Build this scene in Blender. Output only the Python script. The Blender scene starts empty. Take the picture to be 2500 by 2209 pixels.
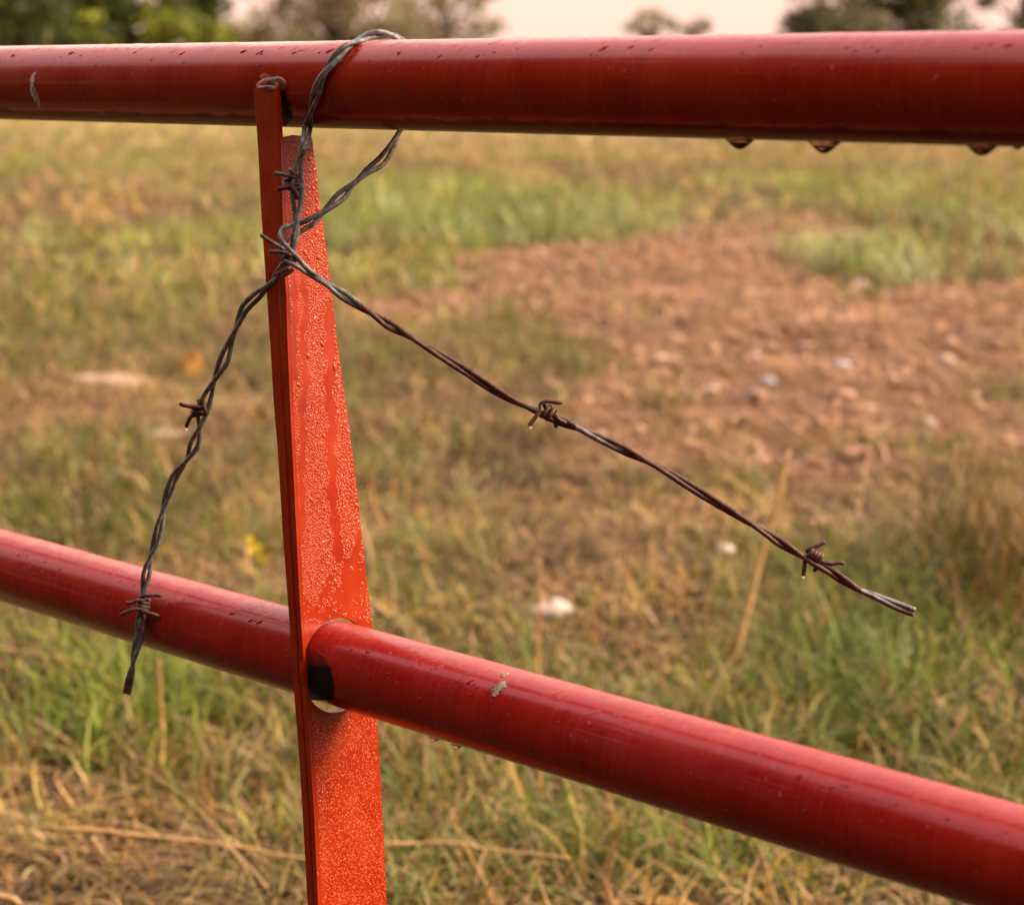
import bpy, bmesh, math, random
import numpy as np
from mathutils import Vector, Matrix

random.seed(7)
rng = np.random.default_rng(11)
SC = bpy.context.scene
COL = SC.collection

# ------------------------------------------------------------------ camera
H = 0.86                      # camera height above the ground
TH = 0.19847                  # pitch down
F = 4600.0                    # focal length in photo pixels (2500 wide)
CX, CY = 1250.0, 1104.5
PSI = 0.71891                 # direction of the gate rails
A1, H1 = 0.74023, -0.00634    # top rail: distance, height relative to the camera
A2, H2 = 0.71544, -0.33219    # second rail
RT = 0.024                    # rail radius
CAM = np.array([0, 0, H])
EX = np.array([1.0, 0, 0]); EY = np.array([0, -math.sin(TH), -math.cos(TH)]); EZ = np.array([0, math.cos(TH), -math.sin(TH)])
D = np.array([math.cos(PSI), -math.sin(PSI), 0.0])     # along the rails, towards the right
N = np.array([math.sin(PSI), math.cos(PSI), 0.0])      # away from the camera
Z = np.array([0, 0, 1.0])

def ray(x, y):
    return EX * ((x - CX) / F) + EY * ((y - CY) / F) + EZ   # unit depth
def at(x, y, zc):
    return CAM + ray(x, y) * zc
def hit(x, y, P, nn):
    r = ray(x, y)
    return CAM + r * (np.dot(P - CAM, nn) / np.dot(r, nn))
def depth(P):
    return float(np.dot(P - CAM, EZ))
def project(P):
    q = P - CAM; z = np.dot(q, EZ)
    return np.dot(q, EX) / z * F + CX, np.dot(q, EY) / z * F + CY
def ground_at(x, y):
    return hit(x, y, np.zeros(3), Z)
AX1 = CAM + N * A1 + Z * H1
AX2 = CAM + N * A2 + Z * H2
def axis_depth(x, y, P):
    return depth(hit(x, y, P, N))
def on_tube(x, y, P, rad):
    """front point of the rail surface (radius rad) seen through x, y; falls back to the silhouette"""
    r = ray(x, y)
    rp = r - D * np.dot(r, D); o = (CAM - P); o = o - D * np.dot(o, D)
    a = rp @ rp; b = 2 * rp @ o; c = o @ o - rad * rad
    disc = b * b - 4 * a * c
    t = (-b - math.sqrt(max(disc, 0))) / (2 * a)
    return CAM + r * t
PF1 = AX1 - N * RT; PF2 = AX2 - N * RT
GN = np.cross(D, PF1 - PF2); GN /= np.linalg.norm(GN)
if GN @ N < 0: GN = -GN
def gate_depth(x, y):
    return depth(hit(x, y, PF1, GN))

cam_d = bpy.data.cameras.new('camera'); cam = bpy.data.objects.new('camera', cam_d); COL.objects.link(cam)
cam.location = CAM; cam.rotation_euler = (math.pi / 2 - TH, 0, 0)
cam_d.sensor_width = 36; cam_d.lens = F / 2500 * 36
cam_d.clip_start = 0.02; cam_d.clip_end = 3000
cam_d.dof.use_dof = True; cam_d.dof.focus_distance = 1.06; cam_d.dof.aperture_fstop = 8.4
cam_d.dof.aperture_blades = 0
SC.camera = cam

# ------------------------------------------------------------------ helpers
def thing(name, label, cat, loc=(0, 0, 0), group=None):
    o = bpy.data.objects.new(name, None); COL.objects.link(o); o.location = loc
    o.empty_display_size = 0.05
    o['label'] = label; o['category'] = cat
    if group: o['group'] = group
    return o
def tag(o, label=None, cat=None, group=None, kind=None):
    if label: o['label'] = label
    if cat: o['category'] = cat
    if group: o['group'] = group
    if kind: o['kind'] = kind
    return o
def mesh_obj(name, verts, faces, mat, parent=None, smooth=True, origin=None):
    """verts in world space; origin (defaults to the parent's chain) becomes the object's own origin"""
    verts = np.asarray(verts, float)
    off = np.array(origin if origin is not None else (0, 0, 0), float)
    me = bpy.data.meshes.new(name)
    me.from_pydata([tuple(v) for v in (verts - off)], [], [tuple(int(i) for i in f) for f in faces])
    if smooth: me.polygons.foreach_set('use_smooth', [True] * len(me.polygons))
    me.materials.append(mat); me.update()
    o = bpy.data.objects.new(name, me); COL.objects.link(o)
    place(o, off, parent)
    return o
def wloc(o):
    p = np.zeros(3)
    while o is not None:
        p = p + np.array(o.location); o = o.parent
    return p
def place(o, off, parent):
    if parent is not None:
        o.parent = parent
        o.location = np.array(off) - wloc(parent)
    else:
        o.location = off
def quads_mesh(name, V, Q, colors, mat):
    """V (n,3), Q (m,4) arrays, colors (n,3)"""
    me = bpy.data.meshes.new(name)
    me.vertices.add(len(V)); me.vertices.foreach_set('co', V.astype(np.float32).ravel())
    me.loops.add(Q.size); me.loops.foreach_set('vertex_index', Q.astype(np.int32).ravel())
    me.polygons.add(len(Q)); me.polygons.foreach_set('loop_start', np.arange(0, Q.size, 4, dtype=np.int32))
    me.polygons.foreach_set('use_smooth', np.ones(len(Q), bool))
    me.update(calc_edges=True)
    if colors is not None:
        at_ = me.color_attributes.new('tint', 'FLOAT_COLOR', 'POINT')
        c4 = np.ones((len(V), 4), np.float32); c4[:, :3] = colors
        at_.data.foreach_set('color', c4.ravel())
    me.materials.append(mat)
    o = bpy.data.objects.new(name, me); COL.objects.link(o)
    return o
def catmull(P, step):
    P = np.asarray(P, float); out = []
    n = len(P)
    for i in range(n - 1):
        p0 = P[max(i - 1, 0)]; p1 = P[i]; p2 = P[i + 1]; p3 = P[min(i + 2, n - 1)]
        k = max(1, int(np.linalg.norm(p2[:2] - p1[:2]) / step))
        for j in range(k):
            t = j / k
            out.append(0.5 * ((2 * p1) + (-p0 + p2) * t + (2 * p0 - 5 * p1 + 4 * p2 - p3) * t * t + (-p0 + 3 * p1 - 3 * p2 + p3) * t ** 3))
    out.append(P[-1]); return np.array(out)
def tube(P, R, seg=10, jitter=0.0, cap=True, rseed=0):
    """tube mesh along world points P with radius array R -> verts, faces"""
    P = np.asarray(P, float); n = len(P); R = np.broadcast_to(np.asarray(R, float), (n,)).copy()
    rg = np.random.default_rng(rseed)
    T = np.gradient(P, axis=0); T /= np.linalg.norm(T, axis=1)[:, None] + 1e-12
    u = np.cross(T[0], [0.3, 0.5, 0.81]); u /= np.linalg.norm(u)
    V = []; Fc = []
    for i in range(n):
        u = u - T[i] * (u @ T[i]); u /= np.linalg.norm(u) + 1e-12
        w = np.cross(T[i], u)
        for k in range(seg):
            a = 2 * math.pi * k / seg
            rr = R[i] * (1 + jitter * rg.standard_normal())
            V.append(P[i] + (u * math.cos(a) + w * math.sin(a)) * rr)
    for i in range(n - 1):
        for k in range(seg):
            k2 = (k + 1) % seg
            Fc.append((i * seg + k, i * seg + k2, (i + 1) * seg + k2, (i + 1) * seg + k))
    if cap:
        Fc.append(tuple(range(seg))[::-1]); Fc.append(tuple((n - 1) * seg + k for k in range(seg)))
    return V, Fc
def merge(parts):
    V = []; Fc = []
    for v, f in parts:
        o = len(V); V += list(v); Fc += [tuple(i + o for i in q) for q in f]
    return V, Fc

def vnoise(x, y, scale, seed=0):
    x = np.asarray(x, float) / scale; y = np.asarray(y, float) / scale
    xi = np.floor(x).astype(np.int64); yi = np.floor(y).astype(np.int64); xf = x - xi; yf = y - yi
    def h(a, b):
        n = (a * 374761393 + b * 668265263 + seed * 974711) & 0xFFFFFFFF
        n = ((n ^ (n >> 13)) * 1274126177) & 0xFFFFFFFF
        return ((n ^ (n >> 16)) & 0xFFFF) / 65535.0
    u = xf * xf * (3 - 2 * xf); v = yf * yf * (3 - 2 * yf)
    return (h(xi, yi) * (1 - u) + h(xi + 1, yi) * u) * (1 - v) + (h(xi, yi + 1) * (1 - u) + h(xi + 1, yi + 1) * u) * v
def fbm(x, y, scale, seed=0):
    return 0.5 * vnoise(x, y, scale, seed) + 0.3 * vnoise(x, y, scale / 2.1, seed + 1) + 0.2 * vnoise(x, y, scale / 4.3, seed + 2)

# ------------------------------------------------------------------ materials
class NT:
    def __init__(s, name):
        s.m = bpy.data.materials.new(name); s.m.use_nodes = True
        s.t = s.m.node_tree; s.b = s.t.nodes['Principled BSDF']; s.out = s.t.nodes['Material Output']
    def n(s, typ, **kw):
        nd = s.t.nodes.new(typ)
        for k, v in kw.items():
            if k.startswith('_'): setattr(nd, k[1:], v)
            else: nd.inputs[k.replace('__', ' ')].default_value = v
        return nd
    def l(s, a, b): s.t.links.new(a, b)
    def coord(s, scale=(1, 1, 1), kind='Object'):
        tc = s.n('ShaderNodeTexCoord'); mp = s.n('ShaderNodeMapping'); mp.inputs['Scale'].default_value = scale
        s.l(tc.outputs[kind], mp.inputs['Vector']); return mp.outputs['Vector']
    def noise(s, vec, scale, detail=4, rough=0.55):
        nd = s.n('ShaderNodeTexNoise', Scale=scale, Detail=detail, Roughness=rough); s.l(vec, nd.inputs['Vector']); return nd.outputs['Fac']
    def ramp(s, fac, stops):
        r = s.n('ShaderNodeValToRGB'); e = r.color_ramp.elements
        while len(e) < len(stops): e.new(0.5)
        for el, (p, c) in zip(e, stops):
            el.position = p; el.color = tuple(c) + (1,) if len(c) == 3 else c
        s.l(fac, r.inputs['Fac']); return r.outputs['Color']
    def rng(s, val, a, b, c=0.0, d=1.0):
        r = s.n('ShaderNodeMapRange'); r.inputs['From Min'].default_value = a; r.inputs['From Max'].default_value = b
        r.inputs['To Min'].default_value = c; r.inputs['To Max'].default_value = d
        s.l(val, r.inputs['Value']); return r.outputs['Result']
    def math(s, op, a, b=None):
        m = s.n('ShaderNodeMath', _operation=op)
        for i, v in enumerate((a, b)):
            if v is None: continue
            if isinstance(v, (int, float)): m.inputs[i].default_value = v
            else: s.l(v, m.inputs[i])
        return m.outputs[0]
    def mix(s, fac, a, b, blend='MIX'):
        m = s.n('ShaderNodeMix', _data_type='RGBA', _blend_type=blend)
        for sock, v in ((m.inputs['Factor'], fac), (m.inputs['A'], a), (m.inputs['B'], b)):
            pass
        ins = [m.inputs[0], m.inputs[6], m.inputs[7]]
        for sock, v in zip(ins, (fac, a, b)):
            if isinstance(v, (int, float)): sock.default_value = v
            elif isinstance(v, (tuple, list)): sock.default_value = tuple(v) + (1,) if len(v) == 3 else v
            else: s.l(v, sock)
        return m.outputs[2]
    def bump(s, h, strength=0.3, dist=0.001, prev=None):
        b = s.n('ShaderNodeBump', Strength=strength, Distance=dist); s.l(h, b.inputs['Height'])
        if prev is not None: s.l(prev, b.inputs['Normal'])
        return b.outputs['Normal']
    def color(s, c): s.l(c, s.b.inputs['Base Color'])

PAINT = (0.245, 0.0056, 0.0016)
PAINT_O = (0.31, 0.0140, 0.0014)
def paint_rail(name, dirt, SHEENZ, RIM, RIMK):
    t = NT(name)
    v = t.coord((1, 1, 1)); n1 = t.noise(v, 35, 5); n2 = t.noise(t.coord((400, 30, 30)), 1.0, 3)
    base = t.mix(t.rng(n1, 0.35, 0.7), PAINT, PAINT_O)
    base = t.mix(t.math('MULTIPLY', t.rng(n2, 0.48, 0.72), 0.45), base, (0.36, 0.030, 0.006))
    fade = t.noise(t.coord((9, 40, 40)), 1.0, 5, 0.65)
    base = t.mix(t.math('MULTIPLY', t.rng(fade, 0.52, 0.72), 0.35), base, (0.34, 0.045, 0.022))
    dk = t.noise(t.coord((70, 9, 9)), 1.0, 4, 0.6)
    base = t.mix(t.math('MULTIPLY', t.rng(dk, 0.55, 0.72), 0.45), base, (0.13, 0.006, 0.002))
    # grime specks
    sp = t.noise(t.coord((1, 1, 1)), 420, 2)
    base = t.mix(t.math('MULTIPLY', t.rng(sp, 0.70, 0.76), 0.7), base, (0.5, 0.22, 0.12))
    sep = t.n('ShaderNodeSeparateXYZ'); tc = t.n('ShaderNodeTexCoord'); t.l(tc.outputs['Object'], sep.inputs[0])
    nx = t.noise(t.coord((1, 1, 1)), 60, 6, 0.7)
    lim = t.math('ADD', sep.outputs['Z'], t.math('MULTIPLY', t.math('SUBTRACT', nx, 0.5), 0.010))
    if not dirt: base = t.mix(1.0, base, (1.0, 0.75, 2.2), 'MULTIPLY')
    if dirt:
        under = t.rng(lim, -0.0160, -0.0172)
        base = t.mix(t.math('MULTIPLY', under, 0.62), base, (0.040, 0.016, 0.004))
        a = t.rng(lim, -0.0158, -0.0166); b = t.rng(lim, -0.0184, -0.0172)
        line = t.math('MULTIPLY', a, b)
        gate = t.rng(t.noise(t.coord((1, 1, 1)), 25, 2), 0.40, 0.6)
        base = t.mix(t.math('MULTIPLY', t.math('MULTIPLY', line, gate), 0.55), base, (0.30, 0.16, 0.03))
    else:
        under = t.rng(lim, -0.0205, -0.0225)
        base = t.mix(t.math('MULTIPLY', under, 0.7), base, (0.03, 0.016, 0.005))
    rs = t.noise(t.coord((1, 1, 1)), 95, 4, 0.7)
    base = t.mix(t.math('MULTIPLY', t.rng(rs, 0.70, 0.76), 0.8), base, (0.10, 0.035, 0.012))
    sx = t.noise(t.coord((12, 700, 700)), 1.0, 2, 0.5)
    base = t.mix(t.math('MULTIPLY', t.rng(sx, 0.68, 0.74), 0.35), base, (0.42, 0.10, 0.06))
    # pale sky sheen and bright top rim painted into the colour
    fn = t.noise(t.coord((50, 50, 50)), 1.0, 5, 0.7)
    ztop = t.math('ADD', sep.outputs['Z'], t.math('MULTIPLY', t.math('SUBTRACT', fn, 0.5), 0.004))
    sheen = t.math('MULTIPLY', t.rng(ztop, SHEENZ, 0.0245), t.rng(sep.outputs['X'], -0.95, -0.45, 1.0, 0.55))
    base = t.mix(t.math('MULTIPLY', sheen, 0.07), base, (0.80, 0.42, 0.33))
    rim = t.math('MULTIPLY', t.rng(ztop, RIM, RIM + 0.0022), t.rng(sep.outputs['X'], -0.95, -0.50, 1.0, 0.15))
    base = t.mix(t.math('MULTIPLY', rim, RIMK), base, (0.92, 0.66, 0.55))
    t.color(base)
    t.l(t.math('ADD', t.rng(n1, 0.3, 0.7, 0.17, 0.28), t.math('MULTIPLY', sheen, 0.10)), t.b.inputs['Roughness'])
    t.l(t.math('SUBTRACT', 0.27, t.math('MULTIPLY', under, 0.25)), t.b.inputs['Specular IOR Level'])
    t.b.inputs['Coat Weight'].default_value = 0.18; t.b.inputs['Coat Roughness'].default_value = 0.07
    h = t.noise(t.coord((130, 60, 60)), 4, 3); h2 = t.noise(t.coord((1, 1, 1)), 900, 2)
    nb = t.bump(h, 0.12, 0.0006); nb = t.bump(h2, 0.10, 0.0003, nb)
    t.l(nb, t.b.inputs['Normal'])
    return t.m
def paint_plate():
    t = NT('upright_paint'); v = t.coord()
    n1 = t.noise(v, 45, 5); base = t.mix(t.rng(n1, 0.3, 0.7), (0.26, 0.0135, 0.0009), (0.34, 0.028, 0.0012))
    st = t.noise(t.coord((260, 260, 12)), 1.0, 3)
    base = t.mix(t.math('MULTIPLY', t.rng(st, 0.5, 0.75), 0.4), base, (0.21, 0.009, 0.0010))
    sp = t.noise(v, 500, 2); base = t.mix(t.math('MULTIPLY', t.rng(sp, 0.70, 0.75), 0.6), base, (0.55, 0.2, 0.10))
    t.color(base); t.l(t.rng(n1, 0.3, 0.7, 0.22, 0.36), t.b.inputs['Roughness'])
    t.b.inputs['Coat Weight'].default_value = 0.08; t.b.inputs['Coat Roughness'].default_value = 0.1; t.b.inputs['Specular IOR Level'].default_value = 0.3
    nb = t.bump(t.noise(v, 160, 4), 0.15, 0.0008); t.l(nb, t.b.inputs['Normal'])
    return t.m
def dew_mat():
    t = NT('dew_on_paint'); v = t.coord(); n1 = t.noise(v, 60, 3)
    t.color(t.mix(n1, (0.37, 0.042, 0.011), (0.46, 0.072, 0.024)))
    t.b.inputs['Roughness'].default_value = 0.24; t.b.inputs['IOR'].default_value = 1.4
    t.b.inputs['Specular IOR Level'].default_value = 0.40
    t.b.inputs['Coat Weight'].default_value = 0.12; t.b.inputs['Coat Roughness'].default_value = 0.04
    return t.m
def water_mat(tint=(0.95, 0.95, 0.95)):
    t = NT('water'); t.b.inputs['Base Color'].default_value = tint + (1,)
    t.b.inputs['Transmission Weight'].default_value = 1.0; t.b.inputs['IOR'].default_value = 1.33; t.b.inputs['Roughness'].default_value = 0.02
    return t.m
def black_mat():
    t = NT('mottled_black'); n1 = t.noise(t.coord(), 180, 4)
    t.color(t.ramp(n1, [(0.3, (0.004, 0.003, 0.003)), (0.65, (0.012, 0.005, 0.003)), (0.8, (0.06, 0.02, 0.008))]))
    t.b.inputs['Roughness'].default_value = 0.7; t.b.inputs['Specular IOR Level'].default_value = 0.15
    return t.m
def black_fade_mat():
    t = NT('black_fading_paint'); n1 = t.noise(t.coord(), 220, 4, 0.65)
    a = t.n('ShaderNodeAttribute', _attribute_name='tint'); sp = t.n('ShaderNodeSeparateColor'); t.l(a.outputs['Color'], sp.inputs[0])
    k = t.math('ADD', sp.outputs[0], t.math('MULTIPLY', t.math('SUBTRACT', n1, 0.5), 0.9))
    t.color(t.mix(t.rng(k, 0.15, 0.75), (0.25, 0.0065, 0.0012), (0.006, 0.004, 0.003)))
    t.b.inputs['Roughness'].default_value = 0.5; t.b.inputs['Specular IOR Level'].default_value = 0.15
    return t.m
def weld_mat():
    t = NT('weld_steel'); n1 = t.noise(t.coord(), 140, 4)
    t.color(t.ramp(n1, [(0.36, (0.03, 0.016, 0.012)), (0.5, (0.16, 0.03, 0.012)), (0.62, (0.42, 0.05, 0.04))]))
    t.b.inputs['Roughness'].default_value = 0.35
    t.l(t.bump(t.noise(t.coord(), 500, 3), 0.4, 0.001), t.b.inputs['Normal'])
    return t.m
def simple(name, c1, c2, scale=80, rough=0.7, bump=0.3, dist=0.001, spec=0.4):
    t = NT(name); v = t.coord(); n1 = t.noise(v, scale, 5); t.color(t.mix(t.rng(n1, 0.3, 0.7), c1, c2))
    t.b.inputs['Roughness'].default_value = rough; t.b.inputs['Specular IOR Level'].default_value = spec
    t.l(t.bump(n1, bump, dist), t.b.inputs['Normal'])
    return t.m
def wire_mat():
    t = NT('weathered_wire'); v = t.coord(); n1 = t.noise(v, 260, 5, 0.65); n2 = t.noise(v, 900, 3)
    a = t.n('ShaderNodeAttribute', _attribute_name='tint'); sep = t.n('ShaderNodeSeparateColor'); t.l(a.outputs['Color'], sep.inputs[0])
    grey = t.ramp(n1, [(0.30, (0.055, 0.054, 0.053)), (0.5, (0.135, 0.132, 0.130)), (0.68, (0.27, 0.265, 0.26))])
    rust = t.ramp(n1, [(0.3, (0.022, 0.010, 0.007)), (0.5, (0.075, 0.026, 0.014)), (0.7, (0.15, 0.06, 0.035))])
    k = t.math('ADD', sep.outputs[0], t.math('MULTIPLY', t.math('SUBTRACT', t.noise(v, 45, 3), 0.5), 1.6))
    t.color(t.mix(t.rng(k, 0.35, 0.65), grey, rust))
    t.b.inputs['Metallic'].default_value = 0.15
    t.l(t.rng(n1, 0.3, 0.7, 0.65, 0.42), t.b.inputs['Roughness'])
    nb = t.bump(n2, 0.5, 0.0004); nb = t.bump(n1, 0.5, 0.0008, nb); t.l(nb, t.b.inputs['Normal'])
    return t.m
def blade_mat(name, trans=0.3):
    t = NT(name); a = t.n('ShaderNodeAttribute', _attribute_name='tint')
    t.color(a.outputs['Color']); t.b.inputs['Roughness'].default_value = 0.5; t.b.inputs['Specular IOR Level'].default_value = 0.22
    tr = t.n('ShaderNodeBsdfTranslucent'); t.l(a.outputs['Color'], tr.inputs['Color'])
    mx = t.n('ShaderNodeMixShader'); mx.inputs[0].default_value = trans
    t.l(t.b.outputs[0], mx.inputs[1]); t.l(tr.outputs[0], mx.inputs[2]); t.l(mx.outputs[0], t.out.inputs['Surface'])
    return t.m

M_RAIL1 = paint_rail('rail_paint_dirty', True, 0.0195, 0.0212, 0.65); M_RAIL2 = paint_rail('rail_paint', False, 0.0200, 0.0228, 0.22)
M_PLATE = paint_plate(); M_DEW = dew_mat(); M_WATER = water_mat(); M_WATERD = water_mat((0.50, 0.25, 0.14)); M_BLACK = black_mat(); M_BLACKF = black_fade_mat(); M_WELD = weld_mat()
M_WIRE = wire_mat()
M_SCRAPE = simple('bare_metal_scrape', (0.42, 0.38, 0.36), (0.66, 0.62, 0.60), 600, 0.6)
M_MUD = simple('dried_mud', (0.10, 0.06, 0.035), (0.42, 0.32, 0.23), 900, 0.9)

# ------------------------------------------------------------------ the gate
GX, GY = (CAM + N * A1 - D * 0.78)[:2]
gate = thing('metal_gate', 'red painted tubular steel farm gate, wet with dew, crossing the whole view', 'gate', (GX, GY, 0.0))

def rail_obj(P, s0, s1, mat):
    seg = 128; n = 80
    V = []; Fc = []
    for i in range(n + 1):
        x = s0 + (s1 - s0) * i / n
        for k in range(seg):
            a = 2 * math.pi * k / seg
            V.append((x, math.cos(a) * RT, math.sin(a) * RT))
    for i in range(n):
        for k in range(seg):
            k2 = (k + 1) % seg
            Fc.append((i * seg + k, i * seg + k2, (i + 1) * seg + k2, (i + 1) * seg + k))
    Fc.append(tuple(range(seg))[::-1]); Fc.append(tuple(n * seg + k for k in range(seg)))
    me = bpy.data.meshes.new('rail'); me.from_pydata(V, [], Fc); me.materials.append(mat)
    me.polygons.foreach_set('use_smooth', [True] * len(me.polygons))
    o = bpy.data.objects.new('rail', me); COL.objects.link(o); o.parent = gate
    o.rotation_euler = (0, 0, -PSI)
    o.location = P - np.array(gate.location)
    return o
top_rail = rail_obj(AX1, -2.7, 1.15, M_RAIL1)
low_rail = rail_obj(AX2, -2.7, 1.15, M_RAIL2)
top_rail['label'] = 'top rail, damp, with a grimy line along its underside'
low_rail['label'] = 'second rail, passing through a round hole in the upright'
def sub_obj(name, V, Fc, mat, parent, smooth=True):
    """a piece fixed on a rail/upright: verts in world space, stored in the parent's frame"""
    V = np.asarray(V, float)
    pl = wloc(parent); rz = parent.rotation_euler.z
    c, s = math.cos(-rz), math.sin(-rz)
    L = V - pl
    V2 = np.stack([L[:, 0] * c - L[:, 1] * s, L[:, 0] * s + L[:, 1] * c, L[:, 2]], 1)
    me = bpy.data.meshes.new(name); me.from_pydata([tuple(v) for v in V2], [], [tuple(int(i) for i in f) for f in Fc])
    if smooth: me.polygons.foreach_set('use_smooth', [True] * len(me.polygons))
    me.materials.append(mat); o = bpy.data.objects.new(name, me); COL.objects.link(o); o.parent = parent
    return o

# --- upright: folded sheet, side plate with a hole for the second rail and a front flange
PB = CAM + N * A2 + Z * H2 + D * (-0.7600)
PT = CAM + N * A1 + Z * H1 + D * (-0.797)
UP = PT - PB; UP /= np.linalg.norm(UP)
PN = np.cross(N, UP); PN /= np.linalg.norm(PN)         # plate normal, towards the right
if PN @ D < 0: PN = -PN
PU = np.cross(UP, PN); PU /= np.linalg.norm(PU)
if PU @ N < 0: PU = -PU
L_ = [(212, 626), (222, 625), (299, 632), (374, 637), (498, 643), (649, 653), (749, 660), (850, 667), (975, 674), (1099, 685), (1300, 697), (1479, 711), (1690, 725), (1869, 739), (2038, 749), (2209, 758), (2900, 800)]
M_ = [(212, 684), (222, 685), (274, 688), (349, 692), (424, 693.5), (475, 695), (624, 699), (724, 705), (850, 709), (975, 714), (1099, 720), (1300, 730), (1430, 736), (1604, 747), (1729, 756), (1841, 763), (1982, 773), (2209, 783), (2900, 824)]
R_ = [(222, 735), (329, 760.5), (374, 767), (412, 771), (500, 782), (624, 799), (736, 811.5), (864, 827), (1019, 849), (1201, 872), (1365, 890), (1430, 897), (1505, 907), (1600, 915), (1761, 921), (1841, 925.5), (1982, 934), (2209, 944), (2900, 975)]
def itp(T, y): return float(np.interp(y, [a for a, b in T], [b for a, b in T]))
def plate_uv(x, y):
    p = hit(x, y, PB, PN) - PB; return p @ PU, p @ UP
def plate_pt(u, v, out=0.0): return PB + PU * u + UP * v + PN * out
rows = list(np.concatenate([np.linspace(217, 2209, 60), np.linspace(2260, 2750, 8)]))
# front flange: outer face in the gate's front plane, left to M
fl_V = []; fl_F = []
TT = 0.0016
for y in rows:
    xl, xm = itp(L_, y), itp(M_, y)
    m = hit(xm, y, PB, PN)
    nn = N - UP * (N @ UP); nn /= np.linalg.norm(nn)
    pl = hit(xl, y, m, nn)
    w = m - pl
    g = min(0.0016, 0.16 * np.linalg.norm(w))          # lip groove depth
    g *= min(1.0, max(0.0, (y - 650) / 450)) * 0.75
    fo = -0.0026
    prof = [pl + nn * (fo + 0.0022), pl + nn * (fo + 0.0006), pl + w * 0.05 + nn * fo, pl + w * 0.50 + nn * fo, pl + w * 0.56 + nn * (fo + g), pl + w * 0.66 + nn * (fo + g), pl + w * 0.72 + nn * (fo + g * 0.1), pl + w * 0.95 + nn * (fo + g * 0.1), m + nn * (fo + 0.0004) + PN * 0.0003, m + nn * (fo + 0.0022) + PN * 0.0003, m + nn * (fo + 0.0022) - PN * 0.002]
    fl_V += prof
k = 11
for i in range(len(rows) - 1):
    for j in range(k - 1):
        fl_F.append((i * k + j, (i + 1) * k + j, (i + 1) * k + j + 1, i * k + j + 1))
    fl_F.append((i * k + k - 1, (i + 1) * k + k - 1, (i + 1) * k, i * k))
fl_F.append(tuple(range(k))); fl_F.append(tuple((len(rows) - 1) * k + j for j in range(k))[::-1])
# side plate with the hole
bm = bmesh.new()
outer = []
prow = [335.0] + [y for y in rows if y > 340]
for y in prow: outer.append(plate_uv(itp(M_, y), y))
for y in reversed(prow): outer.append(plate_uv(itp(R_, y), y))
ut, vt = plate_uv(716, 330)
outer.append((ut, vt))
HR = 0.0272; HC = (0.0006, -0.0016)
hole = [(HC[0] + HR * math.cos(a), HC[1] + HR * math.sin(a)) for a in np.linspace(0, 2 * math.pi, 73)[:-1]]
edges = []
for loop in (outer, hole):
    vs = [bm.verts.new(plate_pt(u, v)) for u, v in loop]
    edges += [bm.edges.new((vs[i], vs[(i + 1) % len(vs)])) for i in range(len(vs))]
bmesh.ops.triangle_fill(bm, use_beauty=True, use_dissolve=False, edges=edges)
bm.normal_update()
for f in bm.faces:
    if f.normal.dot(Vector(PN)) < 0: f.normal_flip()
top_faces = list(bm.faces)
ret = bmesh.ops.extrude_face_region(bm, geom=top_faces)
nv = [g for g in ret['geom'] if isinstance(g, bmesh.types.BMVert)]
# the extruded copy is the visible front side; push the originals back
orig = set(v for f in top_faces if f.is_valid for v in f.verts)
bmesh.ops.translate(bm, verts=nv, vec=Vector(PN * 0.0))
bm.verts.index_update()
vlist = list(bm.verts)
newset = set(nv)
for v in vlist:
    if v not in newset: v.co -= Vector(PN * 0.003)
bmesh.ops.recalc_face_normals(bm, faces=bm.faces)
bm.verts.index_update()
pV = [np.array(v.co) for v in bm.verts]; pF = [[v.index for v in f.verts] for f in bm.faces]
bm.free()
upright = bpy.data.objects.new('upright', None); COL.objects.link(upright); upright.parent = gate
upright.empty_display_size = 0.05
plate = None
def up_child(name, V, Fc, mat, smooth=False):
    me = bpy.data.meshes.new(name); org = wloc(upright)
    me.from_pydata([tuple(np.asarray(v) - org) for v in V], [], [tuple(int(i) for i in f) for f in Fc])
    if smooth: me.polygons.foreach_set('use_smooth', [True] * len(me.polygons))
    me.materials.append(mat); o = bpy.data.objects.new(name, me); COL.objects.link(o); o.parent = upright
    return o
upright['label'] = 'folded steel upright holding the rails apart'
plate = up_child('side_plate', pV, pF, M_PLATE)
flange = up_child('front_flange', fl_V, fl_F, M_PLATE)
flange['label'] = 'narrow grooved front edge of the upright'
plate['label'] = 'tapering side plate beaded with dew, water runs down it'

# --- dew droplets: shallow domes on the plate and the rails
def dome_template(seg=8, rings=2):
    V = [(0, 0, 1.0)]
    for r in range(1, rings + 1):
        ph = r / rings * math.pi / 2
        for k_ in range(seg): V.append((math.sin(ph) * math.cos(2 * math.pi * k_ / seg), math.sin(ph) * math.sin(2 * math.pi * k_ / seg), math.cos(ph)))
    Fc = [(0, 1 + k_, 1 + (k_ + 1) % seg) for k_ in range(seg)]
    for r in range(rings - 1):
        for k_ in range(seg):
            a = 1 + r * seg; b = a + seg
            Fc.append((a + k_, b + k_, b + (k_ + 1) % seg, a + (k_ + 1) % seg))
    return np.array(V), Fc
DV, DF = dome_template()
def domes(items):
    """items: (centre, axis_a, axis_b, normal) already scaled"""
    V = []; Fc = []
    for c, a, b, h in items:
        o = len(V)
        for x, y, z in DV: V.append(c + a * x + b * y + h * z)
        Fc += [tuple(i + o for i in f) for f in DF]
    return V, Fc
S7 = lambda pts: [(650 + x / 2.257, 700 + y / 2.257) for x, y in pts]
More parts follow.
